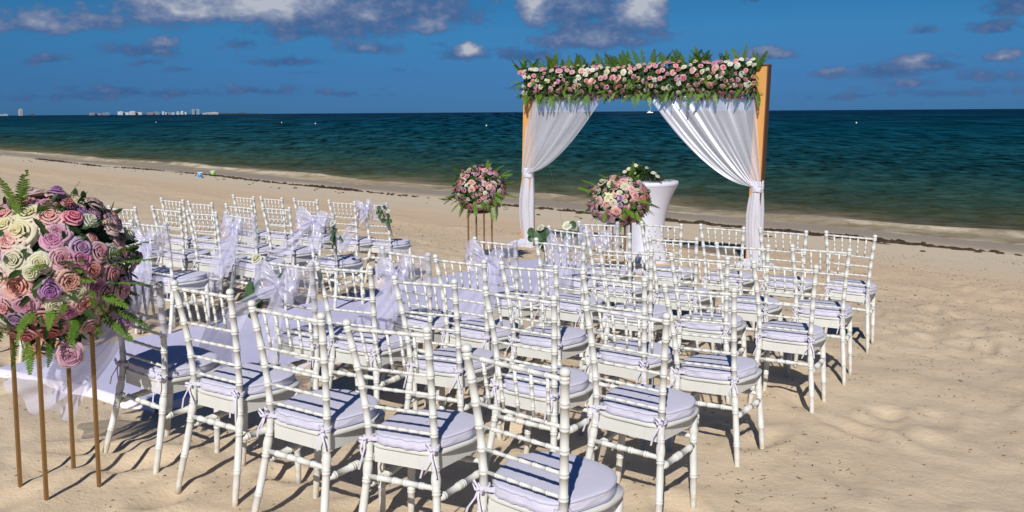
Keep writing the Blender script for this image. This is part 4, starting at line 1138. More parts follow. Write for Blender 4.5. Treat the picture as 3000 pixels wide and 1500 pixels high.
def gold_stand(pts, ztop, label, seed, r=.0085):
    """four thin legs joined by a square top frame and a low cross"""
    cx = sum(p[0] for p in pts) / 4; cy = sum(p[1] for p in pts) / 4; z0 = gz(cx, cy)
    t = thing('flower_stand', label, 'stand', (cx, cy, z0), group='tall gold flower stands')
    h = ztop - z0; tops = []
    for (x, y) in pts:
        mb = MB(); zz = gz(x, y) + fpz(x, y) - z0 - .03; dx, dy = x - cx, y - cy; s2 = r
        ax = (Vector((.83, -.55, 0)), Vector((.55, .83, 0)), Vector((0, 0, 1)))
        mb.box((dx, dy, (zz + h) / 2), (s2, s2, (h - zz) / 2), ax); part('leg', mb.mesh('leg', [M_gold], False), t); tops.append(Vector((dx, dy, h)))
    for i in range(4):
        a, b_ = tops[i], tops[(i + 1) % 4]; mb = MB(); d_ = (b_ - a); L = d_.length; d_.normalize()
        mb.box((a + b_) / 2, (L / 2 + r, r * .8, r * .8), (d_, Vector((-d_.y, d_.x, 0)), Vector((0, 0, 1)))); part('top_bar', mb.mesh('top_bar', [M_gold], False), t)
    mb = MB(); mb.box((0, 0, h + .006), (.10, .10, .004), (Vector((.83, -.55, 0)), Vector((.55, .83, 0)), Vector((0, 0, 1)))); part('top_plate', mb.mesh('top_plate', [M_gold], False), t)
    return t


def square_pts(cx, cy, half, a): return [(cx + half * math.cos(a + k * math.pi / 2), cy + half * math.sin(a + k * math.pi / 2)) for k in range(4)]


# near ball and its stand
S1 = [(-2.213, 4.010), (-2.019, 3.858), (-1.883, 4.061), (-2.058, 4.190)]
gold_stand(S1, .78, 'slim gold flower stand in the left foreground under the big rose ball', 1, .0072)


def dirpx(px, py, c=(165, 775), R_=228):
    u, v = (px - c[0]) / R_, (c[1] - py) / R_; q = math.sqrt(max(0.02, 1 - min(.97, u * u + v * v))); a = math.atan2(-2.04, 4.03)
    # view frame at the ball: right, up, towards the camera
    fwd = Vector((-2.04, 4.03, 0)).normalized(); rgt = Vector((fwd.y, -fwd.x, 0)); return rgt * u + Vector((0, 0, 1)) * v - fwd * q


NEAR = [(88, 640, .066, 'white'), (175, 660, .048, 'mauve') , (65, 663, .074, 'blush'), (22, 708, .052, 'lavender'), (77, 718, .062, 'white'), (140, 728, .042, 'white'), (118, 755, .042, 'white'), (33, 766, .058, 'blush'),
        (80, 792, .058, 'blush'), (20, 832, .058, 'mauve'), (98, 852, .056, 'mauve'), (75, 895, .047, 'lavender'), (142, 900, .070, 'blush'), (215, 790, .076, 'blush'), (162, 808, .054, 'lavender'), (175, 858, .040, 'white'),
        (208, 885, .042, 'mauve'), (250, 865, .058, 'blush'), (155, 955, .060, 'coral'), (100, 950, .048, 'pink'), (15, 950, .045, 'pink'), (275, 765, .052, 'coral'), (280, 810, .052, 'mauve'), (248, 728, .055, 'mauve'), (200, 720, .050, 'pink'),
        (250, 695, .046, 'lavender'), (190, 645, .055, 'mauve'), (170, 600, .058, 'blush'), (115, 588, .050, 'white'), (105, 560, .046, 'pink'), (55, 622, .055, 'white'), (230, 612, .056, 'pink'), (275, 625, .048, 'pure'), (230, 825, .050, 'white'),
        (300, 715, .045, 'pink'), (45, 855, .046, 'pink'), (330, 790, .05, 'pink'), (335, 730, .05, 'pure'), (255, 595, .045, 'lavender'), (220, 575, .04, 'pink'), (310, 840, .045, 'mauve'), (165, 565, .042, 'mauve')]
rose_ball((-2.04, 4.03, .925), .345, .33, 4, 'big ball of pink, cream and lavender roses in the left foreground', [.055, .048, .042, .06], ['blush', 'blush', 'pink', 'mauve', 'lavender', 'white', 'blush', 'pure'], 46, .19, False, 170,
          extra=[(dirpx(px, py), r * 1.02, c_) for px, py, r, c_ in NEAR])
NB = [o_ for o_ in bpy.data.objects if o_.name == 'rose_ball'][0]
for (px, py, ux, uz, L) in ((30, 640, -.6, 1.0, .24), (85, 600, -.1, 1.3, .25), (95, 575, .05, 1.3, .20), (205, 590, .35, 1., .17), (290, 640, .9, .8, .17), (300, 745, 1.2, .75, .26), (320, 760, 1.1, .3, .22), (330, 820, 1.3, .1, .18), (310, 900, 1.2, -.2, .24),
                        (300, 930, .8, -.5, .20), (225, 905, -.05, -1., .15), (90, 970, .1, -1., .18), (30, 930, -.5, -.8, .2), (5, 720, -.8, .6, .22), (185, 700, -.2, -.9, .12), (150, 980, .2, -1., .14), (60, 985, -.2, -1, .15), (215, 760, -.1, -1., .11)):
    fwd = Vector((-2.04, 4.03, 0)).normalized(); rgt = Vector((fwd.y, -fwd.x, 0)); dd = dirpx(px, py); place_fern(NB, dd * .31, rgt * ux + Vector((0, 0, uz)) - fwd * .45, L)
# two hanging roses below the ball
nb = [o_ for o_ in bpy.data.objects if o_.name == 'rose_ball'][0]
for (dx, dz, cn, r) in ((.05, -.375, 'mauve', .052), (.27, -.25, 'lavender', .044)):
    fwd = Vector((-2.04, 4.03, 0)).normalized(); rgt = Vector((fwd.y, -fwd.x, 0)); p = rgt * (dx + .01) - fwd * .16 + Vector((0, 0, dz)); place_rose(nb, p, -fwd + Vector((0, 0, -.15)), r, cn)
    mb = MB(); mb.tube([p, p * .55 + Vector((0, 0, -.05)), p * .2], .003, 5); part('stem', mb.mesh('stem', [M_stem]), nb)

gold_stand(square_pts(-.43, 12.3, .166, .35), .26, 'slim gold flower stand left of the wooden arch', 2, .0085)
rose_ball((-.43, 12.3, .565), .34, .31, 8, 'round ball of pink and cream roses on gold stand left of the arch', [.055, .048, .042, .036], ['blush', 'pink', 'mauve', 'lavender', 'white', 'coral', 'pure', 'white', 'pink', 'blush', 'blush', 'pink'], 52, .27, True, 170)
gold_stand(square_pts(1.30, 11.2, .166, .35), .22, 'slim gold flower stand in front of the tall white table', 3, .0085)
rose_ball((1.31, 11.2, .51), .37, .30, 12, 'wide ball of coral, cream and mauve roses in front of the tall white table', [.07, .058, .05, .045, .04], ['blush', 'blush', 'pink', 'mauve', 'lavender', 'white', 'coral', 'white', 'white', 'pink', 'blush'], 52, .26, True, 170)

# ------------------------------------------------------------------ arch
AL = Vector((.31, 15.2, 0)); AR = Vector((3.60, 13.3, 0)); AD = (AR - AL); ALEN = AD.length; AD.normalize(); AN = Vector((AD.y, -AD.x, 0))   # AN points to the congregation
if AN.y > 0: AN = -AN
ATOP = 2.22
t = thing('wedding_arch', 'varnished pine wedding arch of two posts and a beam by the sea', 'arch', (AL.x, AL.y, 0), (0, 0, math.atan2(AD.y, AD.x)))
ROT = Matrix.Rotation(math.atan2(AD.y, AD.x), 4, 'Z')
for u in (0, ALEN):
    p = AL + AD * u; z0 = float(ground(p.x, p.y)) - .12; lean = .055 if u else .038
    mb = MB(); hw = .078
    V = [(u + sx_ * hw - lean * (1 - w_) * 2.2, sy_ * hw, z0 * (1 - w_) + ATOP * w_) for w_ in (0, 1) for sx_, sy_ in ((-1, -1), (1, -1), (1, 1), (-1, 1))]
    mb.add(V, [(0, 1, 5, 4), (1, 2, 6, 5), (2, 3, 7, 6), (3, 0, 4, 7), (4, 5, 6, 7), (3, 2, 1, 0)]); me = mb.mesh('post', [M_wood], False)
    bmb = bmesh.new(); bmb.from_mesh(me); bmesh.ops.bevel(bmb, geom=bmb.edges[:], offset=.006, segments=2, affect='EDGES'); bmb.to_mesh(me); bmb.free(); part('post', me, t)
mb = MB(); zb = float(ground(AR.x, AR.y)) - .1; V = [(ALEN + .080 + e - (1 - w_) * .121, q * .085, zb * (1 - w_) + (ATOP + .004) * w_) for w_ in (0, 1) for e, q in ((0, -1), (.016, -1), (.016, 1), (0, 1))]
mb.add(V, [(0, 1, 5, 4), (1, 2, 6, 5), (2, 3, 7, 6), (3, 0, 4, 7), (4, 5, 6, 7), (3, 2, 1, 0)]); part('side_board', mb.mesh('side_board', [M_darkwood], False), t)
mb = MB(); mb.box((ALEN / 2, 0, ATOP - .13), (ALEN / 2 - .079, .05, .09)); part('beam', mb.mesh('beam', [M_wood], False), t)
mb = MB(); mb.box((ALEN / 2, 0, ATOP + .012), (ALEN / 2 + .10, .09, .010)); part('cap_board', mb.mesh('cap_board', [M_darkwood], False), t)

# garland
g = thing('flower_garland', 'thick garland of pink and cream roses and ferns along the arch beam', 'garland', (AL.x, AL.y, 2.04), (0, 0, math.atan2(AD.y, AD.x)))
rs = random.Random(77); placed = []; tries = 0
GY = -.10   # local -y faces the congregation
while len(placed) < 262 and tries < 12000:
    tries += 1; u = rs.uniform(-.06, ALEN - .03); a = rs.uniform(-100, 75); ar = R(a)     # angle in cross-section: 0 = front, 90 = top
    d_ = Vector((0, -math.cos(ar), -math.sin(ar) * -1 if False else math.sin(-ar) * -1)); d_ = Vector((0, -math.cos(ar), math.sin(ar + R(12))))
    hgt_ = .27 * (.88 + .25 * smooth_noise(np.array([u * 2.2]), np.array([1.]), 61)[0]); p = Vector((u, GY + d_.y * .20, d_.z * hgt_)); r = rs.choice([.050, .044, .040, .036])
    if tries > 5000: r *= .75
    if any((p - q).length < (r + r2) * .86 for q, r2 in placed): continue
    placed.append((p, r)); nrm = d_ + Vector((rs.uniform(-.45, .45), rs.uniform(-.2, .2), rs.uniform(-.35, .3)))
    place_rose(g, p, nrm, r, rs.choice(['blush', 'blush', 'blush', 'pink', 'pink', 'mauve', 'white', 'pure', 'pure', 'pure', 'blush', 'pink', 'mauve', 'coral']), True, rs)
for k in range(255):
    u = rs.uniform(-.12, ALEN - .02); md = rs.choice(['up', 'up', 'up', 'dn', 'dn', 'fr', 'fr'])
    if k < 12: u = rs.uniform(-.04, .02) if k % 2 else ALEN - .05
    sd_ = (-1.2 if k % 2 else .6) if k < 12 else rs.uniform(-.7, .7)
    if md == 'up': p, d_, L = (u, GY - .03, .13), (sd_, rs.uniform(-.5, .2), rs.uniform(.9, 1.5)), rs.uniform(.24, .40)
    elif md == 'dn': p, d_, L = (u, GY - .10, -.15), (sd_, rs.uniform(-.7, -.1), rs.uniform(-1.3, -.4)), rs.uniform(.14, .30)
    else: p, d_, L = (u, GY - .12, rs.uniform(-.16, .14)), (sd_, -1, rs.uniform(-.7, .5)), rs.uniform(.16, .25)
    place_fern(g, p, d_, L, rs)
mb = MB()
for k in range(4200):
    u = rs.uniform(-.04, ALEN - .03); a = rs.uniform(0, 6.28); q = rs.uniform(.55, 1.); p = Vector((u, GY + math.cos(a) * .19 * q, math.sin(a) * .25 * q)); o_ = Vector((0, math.cos(a), math.sin(a)))
    leaf_mb(mb, p, o_ * .7 + Vector((rs.uniform(-1, 1), rs.uniform(-1, 1), rs.uniform(-1, 1))), o_, rs.uniform(.05, .09), rs.uniform(.018, .034))
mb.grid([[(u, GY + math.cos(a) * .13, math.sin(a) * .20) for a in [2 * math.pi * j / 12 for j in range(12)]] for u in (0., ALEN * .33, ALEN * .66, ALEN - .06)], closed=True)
fo = part('foliage', mb.mesh('foliage', [M_leaf], False), g); fo['kind'] = 'stuff'


# drapes (arch frame: x along the beam, -y to the congregation, z absolute)
def make_drape(ua, ub, utie, ztie, zground, wtie, seed, inner_right):
    """ua..ub width at the beam, gathers at utie, falls to the ground and puddles"""
    rs = random.Random(seed); m = 110; ntop = 44; P_ = []; ph = [rs.uniform(0, 6.28) for _ in range(4)]
    def pleat(w): return (math.sin(w * 6.283 * 5 + ph[0] + 2.2 * math.sin(w * 7 + ph[3])) * .55 + math.sin(w * 6.283 * 10 + ph[1] + 1.5 * math.sin(w * 13)) * .22 + math.sin(w * 6.283 * 3 + ph[2]) * .5)
    ztop = 1.93
    for i in range(ntop):
        h = 1 - i / (ntop - 1); row = []   # 1 at beam, 0 at tie
        for j in range(m):
            w = j / (m - 1); u0 = ua + (ub - ua) * w; du = u0 - utie; dist = abs(du) / max(abs(ua - utie), abs(ub - utie))
            p = .62 + .5 * (1 - dist); k = h ** p; bundle = (w - .5) * wtie
            x = utie + bundle * (1 - k) + du * k
            sag = 0
            z = ztie + (ztop - ztie) * h
            amp = .020 * (h ** .5) + .010; y = -.085 - pleat(w) * amp - .03 * (1 - h)
            row.append((x + .010 * math.sin(w * 40) * h, y, z))
        P_.append(row)
    top = P_
    low = []; n2 = 40; wide = .26
    for i in range(n2):
        v = i / (n2 - 1); z = ztie - (ztie - zground - .12) * v; row = []
        for j in range(m):
            w = j / (m - 1); spread = wtie + (wide - wtie) * min(1, v * 2.6) ** .6 * (1 - .25 * max(0, v - .65) / .35); a = (w - .5)
            x = utie - (.05 if True else 0) * math.sin(v * 2.8) + a * spread
            ang = a * 4.6; rad = .5 * spread * (1 + .10 * pleat(w)); x = utie - .03 * math.sin(v * 2.8) + math.sin(ang) * rad
            y = -.01 - math.cos(ang) * rad * .85
            row.append((x, y, z))
        low.append(row)
    # puddle
    pud = []; last = low[-1]
    for i in range(16):
        v = i / 15; row = []
        for j in range(m):
            w = j / (m - 1); a = (w - .5); ang = a * 4.6; x0, y0, z0 = last[j]
            rad = .05 + .24 * v + .03 * pleat(w) * (1 - .4 * v); cx = utie - .02
            xx = cx + math.sin(ang) * rad * 1.25; yy = -.09 - math.cos(ang) * rad * .85
            f = min(1, v * 1.6); f = f * f * (3 - 2 * f)
            zz = zground + .125 * (1 - v) ** 1.3 + .045 * math.sin(v * 9 + w * 14) * (1 - v) + .03 * abs(pleat(w)) * (1 - v * .5)
            row.append((x0 * (1 - f) + xx * f, y0 * (1 - f) + yy * f, z0 * (1 - f) + zz * f if v < .25 else zz))
        pud.append(row)
    return top, low, pud


for nm, (ua, ub, ut, zt, zg_, lab) in {'left': (.02, 1.38, -.035, .60, None, 'sheer white drape gathered on the left post of the arch'), 'right': (2.02, ALEN - .10, ALEN - .052, .50, None, 'sheer white drape gathered on the right post of the arch')}.items():
    p = AL + AD * ut; zg_ = float(ground(p.x, p.y))
    top, low, pud = make_drape(ua, ub, ut, zt, zg_, .15, 5 if nm == 'left' else 9, nm == 'right')
    d_ = thing('drape', lab, 'drape', (AL.x, AL.y, 0), (0, 0, math.atan2(AD.y, AD.x)), 'sheer drapes of the arch')
    part('swag', cloth_mesh('swag', [top], [M_drape]), d_); part('fall', cloth_mesh('fall', [low], [M_pool]), d_); part('puddle', cloth_mesh('puddle', [pud], [M_pool]), d_)
    mb = MB(); n = 22; rows = []
    for i, (dz, rr_) in enumerate([(-.085, .082), (-.075, .094), (-.045, .090), (-.03, .099), (-.005, .092), (.015, .100), (.045, .093), (.065, .098), (.08, .084)]):
        rows.append([(ut + 1.02 * rr_ * math.cos(a), -.03 + rr_ * .9 * math.sin(a), zt + dz + .008 * math.sin(a * 3 + i)) for a in [2 * math.pi * k / n for k in range(n)]])
    mb.grid(rows, closed=True); part('tieback', mb.mesh('tieback', [M_spandex]), d_)

# guy lines
M_line, N, b = material('clear_nylon_line', (.35, .38, .36), .4)
for (a, b_, lab) in ((AL + Vector((0, 0, 2.15)), Vector((1.0, 17.2, float(ground(1.0, 17.2)))), 'thin nylon guy line behind the left post of the arch'), (AR + Vector((.1, 0, 2.15)), Vector((4.1, 15.2, float(ground(4.1, 15.2)))), 'thin nylon guy line behind the right post of the arch')):
    mb = MB(); mb.tube([a, (a + b_) / 2 - Vector((0, 0, .02)), b_], .0016, 4); thing('guy_line', lab, 'rope', group='guy lines of the arch', me=mb.mesh('guy_line', [M_line]))

# ------------------------------------------------------------------ cocktail table in white spandex cover
TX, TY = 1.955, 13.5; tz = float(ground(TX, TY)); TH = .575 - tz
t = thing('cocktail_table', 'tall round cocktail table in a white stretch cover under the arch', 'table', (TX, TY, tz))
mb = MB(); n = 48; rows = []
foot = 4
for k in range(26):
    v = k / 25; z = (TH - .05) * v - .01
    rad = .285 - .075 * math.sin(math.pi * min(1, v / .75) * .5) ** 1 if v < .45 else None
    r0 = float(np.interp(v, [0, .08, .25, .42, .58, .72, .84, .93, 1.], [.325, .295, .262, .262, .288, .330, .378, .425, .468]))
    rows.append([(r0 * (1 + .10 * (1 - v) ** 2 * math.cos(foot * a + .8)) * math.cos(a), r0 * (1 + .10 * (1 - v) ** 2 * math.cos(foot * a + .8)) * math.sin(a), z - .05 * (1 - v) ** 8) for a in [2 * math.pi * j / n for j in range(n)]])
mb.grid(rows, closed=True); part('cover', mb.mesh('cover', [M_spandex]), t)
mb = MB(); rows = [[(r_ * math.cos(a), r_ * math.sin(a), z) for a in [2 * math.pi * j / n for j in range(n)]] for r_, z in ((.466, TH - .062), (.474, TH - .056), (.480, TH - .030), (.478, TH - .006), (.470, TH), (.2, TH + .001), (.01, TH + .001))]
mb.grid(rows, closed=True); part('top_cap', mb.mesh('top_cap', [M_spandex]), t)

t = thing('white_rose_centrepiece', 'low bed of greenery with white roses on top of the tall table', 'flower arrangement', (TX - .10, TY - .02, tz + TH))
rs = random.Random(31); mb = MB()
for k in range(900):
    u, v = rs.gauss(0, .15), rs.gauss(0, .13); h_ = max(.02, .20 * math.exp(-(u * u + v * v) / .045)) * rs.uniform(.2, 1)
    leaf_mb(mb, Vector((u, v, h_)), Vector((u * 3 + rs.uniform(-.6, .6), v * 3 + rs.uniform(-.6, .6), rs.uniform(-.2, .9))), Vector((0, 0, 1)), rs.uniform(.05, .09), rs.uniform(.02, .035))
fo = part('foliage', mb.mesh('foliage', [M_leaf], False), t); fo['kind'] = 'stuff'
for (u, v, h_) in ((-.16, -.12, .20), (-.06, -.05, .25), (-.09, -.16, .13), (.10, -.10, .20), (.20, -.14, .14), (.26, -.16, .09), (.24, -.02, .12), (0, .1, .22), (-.2, .05, .15)):
    place_rose(t, (u, v, h_), (u * 1.5, -.5, 1), .036, 'pure', True, rs)
for k in range(16):
    a = rs.uniform(0, 6.28); place_fern(t, (.1 * math.cos(a), .1 * math.sin(a), .06), (math.cos(a), math.sin(a), rs.uniform(.2, 1.1)), rs.uniform(.16, .26), rs)


# ------------------------------------------------------------------ corsages tied to the aisle chairs
def euca_leaf(seed):
    rs = random.Random(seed); mb = MB(); n = 10; r = 1.
    V = [(0, 0, 0)] + [(.5 * (1 + math.cos(2 * math.pi * k / n)) * 1.0 + .0, .46 * math.sin(2 * math.pi * k / n), .10 * abs(math.sin(2 * math.pi * k / n)) + rs.uniform(-.02, .02)) for k in range(n)] + [(.5, 0, -.02)]
    mb.add(V, [(1 + k, 1 + (k + 1) % n, n + 1) for k in range(n)]); return mb.mesh('leaf', [M_euca], False)


EL = [euca_leaf(k) for k in range(3)]


def corsage(chair, side, lab, leaves, rose, rrad, stemdir, seed):
    """leaves: (x, z, size) offsets in the chair's back plane"""
    rs = random.Random(seed); px_, py_ = spline_xy(.82, side); t = thing('rose_corsage', lab, 'corsage', group='eucalyptus and white rose corsages')
    t.matrix_world = CHAIR[chair].matrix_world @ Matrix.Translation((px_ + side * .03, py_ - .03, .82))
    for (x, z, s_) in leaves:
        d_ = Vector((x, rs.uniform(-.03, .01), z)); dd = Vector((x + rs.uniform(-.03, .03), rs.uniform(-.04, .02), z + rs.uniform(-.02, .03))).normalized() if d_.length > .01 else Vector((0, 0, 1))
        nrm = Vector((rs.uniform(-.5, .5), -1, rs.uniform(0, .8))); nrm = (nrm - dd * nrm.dot(dd)).normalized(); Mx = Matrix((dd, nrm.cross(dd), nrm)).transposed().to_4x4(); Mx.translation = d_ - dd * s_ * .5
        part('leaf', rs.choice(EL), t, mat4=Mx @ Matrix.Scale(s_, 4))
        mb = MB(); mb.tube([(0, 0, -.02), d_ * .5, d_], .0018, 4); part('stem', mb.mesh('stem', [M_stem]), t)
    place_rose(t, rose, (side * -.1, -.8, .7), rrad, 'pure', False, rs)
    sm = MB()
    for k in range(6):
        e = Vector(stemdir) + Vector((rs.uniform(-.05, .05), rs.uniform(-.03, .03), rs.uniform(-.03, .03))); sm.tube([(0, 0, 0), e * .5, e], [.0024, .0014], 4) if False else sm.tube([Vector((0, 0, 0)), e * .5, e], .0016, 4)
    part('stems', sm.mesh('stems', [M_stem]), t)


corsage('M1', 1, 'eucalyptus corsage with white rose on the front aisle chair of the left block', [(-.10, .05, .06), (-.13, .0, .055), (-.12, -.05, .05), (-.06, .0, .07), (-.04, -.05, .07), (-.08, -.09, .06), (-.02, -.10, .07), (0, .02, .055), (.03, -.04, .05), (.05, -.09, .05), (-.03, .06, .05), (0, -.13, .05)], (.03, -.02, .02), .032, (.03, 0, -.28), 1)
corsage('L1', 1, 'eucalyptus corsage with white rose on the left block chair whose sash bow is puffy', [(-.17, -.05, .06), (-.13, -.03, .06), (-.09, -.06, .05), (0, -.05, .07), (.02, -.09, .07), (-.02, -.12, .07), (.01, -.15, .07), (.09, -.11, .045), (.11, -.13, .04), (0, -.19, .05), (.03, -.04, .05)], (.01, -.03, .04), .034, (.02, 0, -.32), 2)
corsage('B1', -1, 'white rose and dark leaves on the aisle chair of the second row', [(-.04, -.08, .09), (-.03, -.15, .10), (-.08, -.14, .08), (.0, -.18, .09), (-.05, -.22, .08), (.02, -.12, .08), (.20, .01, .06), (-.01, -.05, .07)], (.01, -.03, .10), .042, (0, 0, -.2), 3)
corsage('E1', -1, 'eucalyptus corsage with white rose just left of the fifth row', [(-.14, .04, .08), (-.16, -.02, .07), (-.10, -.01, .08), (-.05, .02, .11), (-.04, -.04, .09), (.0, .05, .10), (.01, -.03, .08), (-.09, -.05, .06), (-.02, -.09, .07), (.03, .02, .07)], (-.03, -.03, .09), .040, (.02, 0, -.3), 4)
corsage('F1', -1, 'eucalyptus corsage with white rose on the front aisle chair of the right block', [(-.03, .07, .08), (-.10, .0, .07), (-.11, -.05, .06), (-.05, -.01, .09), (.0, -.03, .11), (.02, .02, .07), (-.04, -.07, .08), (.06, -.02, .08), (.03, -.08, .07), (-.07, .03, .05), (.09, -.03, .06), (.08, .04, .05)], (-.08, -.03, .08), .042, (.02, 0, -.25), 5)

# ------------------------------------------------------------------ aisle runner
RP = Vector((-3.42, 5.97, 0)); RD = Vector((.486, .874, 0)).normalized(); RX = Vector((RD.y, -RD.x, 0)); RL, RW = 7.7, 1.58
n, m = 150, 34; V = []; UV = []
for i in range(n):
    for j in range(m):
        v = i / (n - 1) * RL; u = j / (m - 1) * RW; p = RP + RD * v + RX * u
        z = float(ground(p.x, p.y)) + .045 + .012 * (smooth_noise(np.array([v * 1.3]), np.array([u * 2.]), 71)[0] - .5) + .006 * math.sin(u * 9 + v * .7) + .35 * float(relief(np.array([p.x]), np.array([p.y]))[0])
        V.append((p.x, p.y, z))
Fc = [(i * m + j, i * m + j + 1, (i + 1) * m + j + 1, (i + 1) * m + j) for i in range(n - 1) for j in range(m - 1)]
me = mesh('aisle_runner', V, Fc, [M_runner]); t = thing('aisle_runner', 'long white cloth runner laid along the aisle to the arch', 'aisle runner', me=None)
part('cloth', me, t)
hb = MB(); rows = [[], [], [], []]
for j in range(m):
    p = Vector(V[j]); u = j / (m - 1) * RW; wv_ = .015 * math.sin(u * 11) + .012 * math.sin(u * 23 + 1)
    rows[0].append(p + Vector((0, 0, .001))); rows[1].append(p - RD * .02 + Vector((0, 0, -.004))); rows[2].append(p - RD * (.065 + wv_) + Vector((0, 0, -.045))); rows[3].append(p - RD * (.085 + wv_) + Vector((0, 0, -.085)))
hb.grid(rows); part('turned_hem', hb.mesh('turned_hem', [M_hem_lit]), t)
for j0, sg in ((0, -1), (m - 1, 1)):
    hb = MB(); hb.grid([[Vector(V[i * m + j0]) for i in range(n)], [Vector(V[i * m + j0]) + RX * sg * .035 + Vector((0, 0, -.03)) for i in range(n)], [Vector(V[i * m + j0]) + RX * sg * .045 + Vector((0, 0, -.08)) for i in range(n)]]); part('edge', hb.mesh('edge', [M_hem_lit]), t)

# ------------------------------------------------------------------ person seated behind the big rose ball
def skin(name, verts, edges, radii, mat, parent, root=0, sub=2):
    me = bpy.data.meshes.new(name); me.from_pydata([tuple(v) for v in verts], edges, []); me.update(); o_ = bpy.data.objects.new(name, me); COL.objects.link(o_)
    o_.modifiers.new('skin', 'SKIN'); sv = me.skin_vertices[0].data if me.skin_vertices else None
    if sv is None:
        bm_ = bmesh.new(); bm_.from_mesh(me); bm_.verts.layers.skin.verify(); bm_.to_mesh(me); bm_.free(); sv = me.skin_vertices[0].data
    for i, r_ in enumerate(radii): sv[i].radius = (r_, r_) if isinstance(r_, float) else r_
    sv[root].use_root = True; o_.modifiers['skin'].use_smooth_shade = True
    sm = o_.modifiers.new('sub', 'SUBSURF'); sm.levels = sub; sm.render_levels = sub
    dg = bpy.context.evaluated_depsgraph_get(); em = bpy.data.meshes.new_from_object(o_.evaluated_get(dg)); bpy.data.objects.remove(o_)
    em.name = name; em.materials.clear(); em.materials.append(mat); em.polygons.foreach_set('use_smooth', [True] * len(em.polygons))
    return part(name, em, parent)


M_skin, N, b = material('skin', (.42, .20, .13), .5); b.inputs['Subsurface Weight'].default_value = .1
M_cloth, N, b = material('dark_navy_clothing', (.018, .020, .03), .85); M_hair, N, b = material('dark_hair', (.02, .012, .008), .5); M_sole, N, b = material('black_sandal_rubber', (.015, .013, .012), .7); M_eye, N, b = material('eye', (.5, .5, .5), .2)
PX, PY = -3.64, 6.62; pz = float(SX * PX + SY * PY); FD = math.atan2(-.42, .90)   # facing the aisle
per = thing('person', 'person in dark clothes and sandals seated hunched behind the big rose ball', 'person', (PX, PY, pz), (0, 0, FD))
# local x = facing, y = left, z up
body_v = [(-.04, 0, .56), (-.02, 0, .70), (.05, 0, .80), (.14, 0, .86), (.20, 0, .89),               # 0-4 pelvis..neck base
          (.02, .10, .56), (.30, .13, .56), (.20, .12, .14),                                               # 5-7 left leg (to ankle)
          (.02, -.10, .56), (.32, -.10, .555), (.31, -.10, .13),                                           # 8-10 right leg
          (.12, .17, .85), (.17, .20, .69), (.33, .11, .66), (.12, -.17, .85), (.17, -.20, .69), (.33, -.11, .66)]
ed = [(0, 1), (1, 2), (2, 3), (3, 4), (0, 5), (5, 6), (6, 7), (0, 8), (8, 9), (9, 10), (3, 11), (11, 12), (12, 13), (3, 14), (14, 15), (15, 16)]
rad = [.12, .115, .125, .115, .055, .085, .060, .036, .085, .060, .036, .055, .042, .030, .055, .042, .030]
skin('body', body_v, ed, rad, M_skin, per)
skin('shirt', [(-.045, 0, .56), (-.02, 0, .70), (.05, 0, .80), (.135, 0, .855), (.12, .17, .85), (.155, .20, .73), (.12, -.17, .85), (.155, -.20, .73)], [(0, 1), (1, 2), (2, 3), (3, 4), (4, 5), (3, 6), (6, 7)], [.135, .130, .138, .122, .066, .058, .066, .058], M_cloth, per)
skin('shorts', [(-.04, 0, .57), (.02, .10, .56), (.24, .125, .56), (.02, -.10, .56), (.26, -.105, .56)], [(0, 1), (1, 2), (0, 3), (3, 4)], [.135, .098, .078, .098, .078], M_cloth, per)
hm = MB(); rows = []
for i in range(13):
    b2 = math.pi * i / 12 - math.pi / 2; row = []
    for j in range(20):
        a = 2 * math.pi * j / 20; x = .092 * math.cos(b2) * math.cos(a); y = .074 * math.cos(b2) * math.sin(a); z = .112 * math.sin(b2)
        if x > 0 and z < 0: x *= .92; y *= 1 - .22 * min(1, -z / .11)
        if abs(y) < .02 and x > 0 and -.035 < z < .02: x += .020 * (1 - abs(z + .012) / .035)
        row.append((x, y, z))
    rows.append(row)
hm.grid(rows, closed=True); head = part('head', hm.mesh('head', [M_skin]), per, (.245, 0, .955), (0, R(50), 0))
for s in (-1, 1):
    m_ = MB(); m_.tube([(.078, s * .030 - .010, .012), (.085, s * .030, .012), (.078, s * .030 + .010, .012)], [.003, .009, .003], 6); part('eye', m_.mesh('eye', [M_eye]), head)
    m_ = MB(); m_.tube([(0, s * .072, -.022), (.004, s * .084, 0), (-.004, s * .078, .022)], [.006, .012, .008], 6); part('ear', m_.mesh('ear', [M_skin]), head)
m_ = MB(); m_.tube([(.078, -.022, -.052), (.086, 0, -.055), (.078, .022, -.052)], [.003, .006, .003], 6); part('mouth', m_.mesh('mouth', [bpy.data.materials['coral_petals']]), head)
m_ = MB(); rows = []
for i in range(9):
    b2 = math.pi * (i / 8) * .56; row = []
    for j in range(20):
        a = 2 * math.pi * j / 20; front_ = max(0, math.cos(a)); bb = min(b2 * (1.25 - .55 * front_), 2.2); row.append((.100 * math.sin(bb) * math.cos(a) - .006, .083 * math.sin(bb) * math.sin(a), .121 * math.cos(bb)))
    rows.append(row)
m_.grid(rows, closed=True); part('hair', m_.mesh('hair', [M_hair]), head)
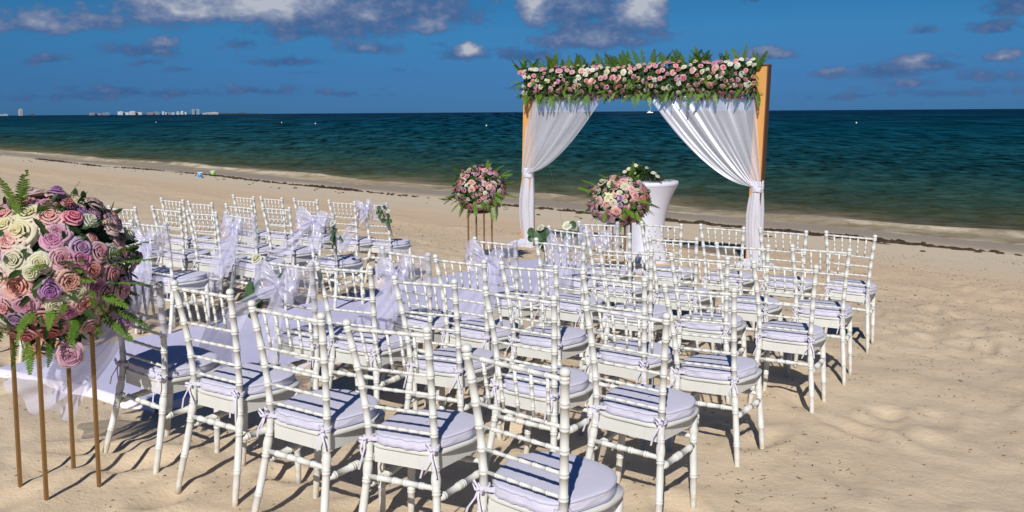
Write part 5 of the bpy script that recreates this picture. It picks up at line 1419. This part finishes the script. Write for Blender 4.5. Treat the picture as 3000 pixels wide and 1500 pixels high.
for s, (hx, hy, hz) in ((1, (.36, .095, .655)), (-1, (.36, -.095, .655))):      # hands resting together on the knees
    hv = [(hx - .035, hy + s * .006, hz + .004), (hx, hy, hz), (hx + .035, hy, hz - .004)]; he = [(0, 1), (1, 2)]; hr = [.022, .026, .020]; kk = 3
    for q in range(4):
        y0 = hy + (q - 1.5) * .017; L = (.062, .072, .066, .052)[q if s > 0 else 3 - q]
        hv += [(hx + .045, y0, hz - .004), (hx + .045 + L * .5, y0, hz - .012), (hx + .045 + L * .85, y0, hz - .034)]; he += [(2, kk), (kk, kk + 1), (kk + 1, kk + 2)]; hr += [.0095, .0085, .007]; kk += 3
    hv += [(hx + .012, hy - s * .032, hz - .004), (hx + .038, hy - s * .046, hz - .012)]; he += [(1, kk), (kk, kk + 1)]; hr += [.010, .008]
    skin('hand', hv, he, hr, M_skin, per, 1, 1)
for s, (ax_, ay_, az_, yaw) in ((1, (.20, .12, .13, .1)), (-1, (.31, -.10, .12, -.35))):
    ft = bpy.data.objects.new('foot', None); link(ft, per); ft.location = (ax_, ay_, -.0); ft.rotation_euler = (0, 0, yaw)
    z0 = .05
    vv = [(0, 0, .14), (-.005, 0, .085), (-.045, 0, .045 + z0 * .5), (.06, 0, .060), (.13, 0, .046)]; ee = [(0, 1), (1, 2), (1, 3), (3, 4)]; rr_ = [.034, .036, .030, .033, .034]; kk = 5
    for q in range(5):
        y0 = (q - 2) * .0175 * s; L = (.055, .048, .044, .038, .032)[q]; vv += [(.148 - abs(q - 1) * .004, y0, .040), (.148 + L * .6 - q * .006, y0 * 1.12, .038), (.148 + L - q * .006, y0 * 1.15, .032)]; ee += [(4, kk), (kk, kk + 1), (kk + 1, kk + 2)]; rr_ += [.012 if q == 0 else .009, .012 if q == 0 else .0085, .009 if q == 0 else .007]; kk += 3
    skin('bare_foot', vv, ee, rr_, M_skin, ft, 1, 1)
    m_ = MB(); sole = [(-.085, 0, .032), (-.07, 0, .040), (0, 0, .036), (.08, 0, .045), (.15, 0, .050), (.215, 0, .036), (.228, 0, .012)]
    m_.grid([[(x, -w_, -.005), (x, -w_, .018), (x, w_, .018), (x, w_, -.005)] for x, _, w_ in [(a_[0], 0, a_[2]) for a_ in sole]], closed=True); part('sandal', m_.mesh('sandal', [M_sole], False), ft)
    m_ = MB(); 
    for x0 in (.125, -.01):
        m_.tube([(x0, -.046, .02), (x0 + .005, -.040, .060), (x0 + .01, 0, .088 if x0 > 0 else .115), (x0 + .005, .040, .060), (x0, .046, .02)], .006, 6)
    part('sandal_strap', m_.mesh('sandal_strap', [M_sole]), ft)
print('objects', len(bpy.data.objects))
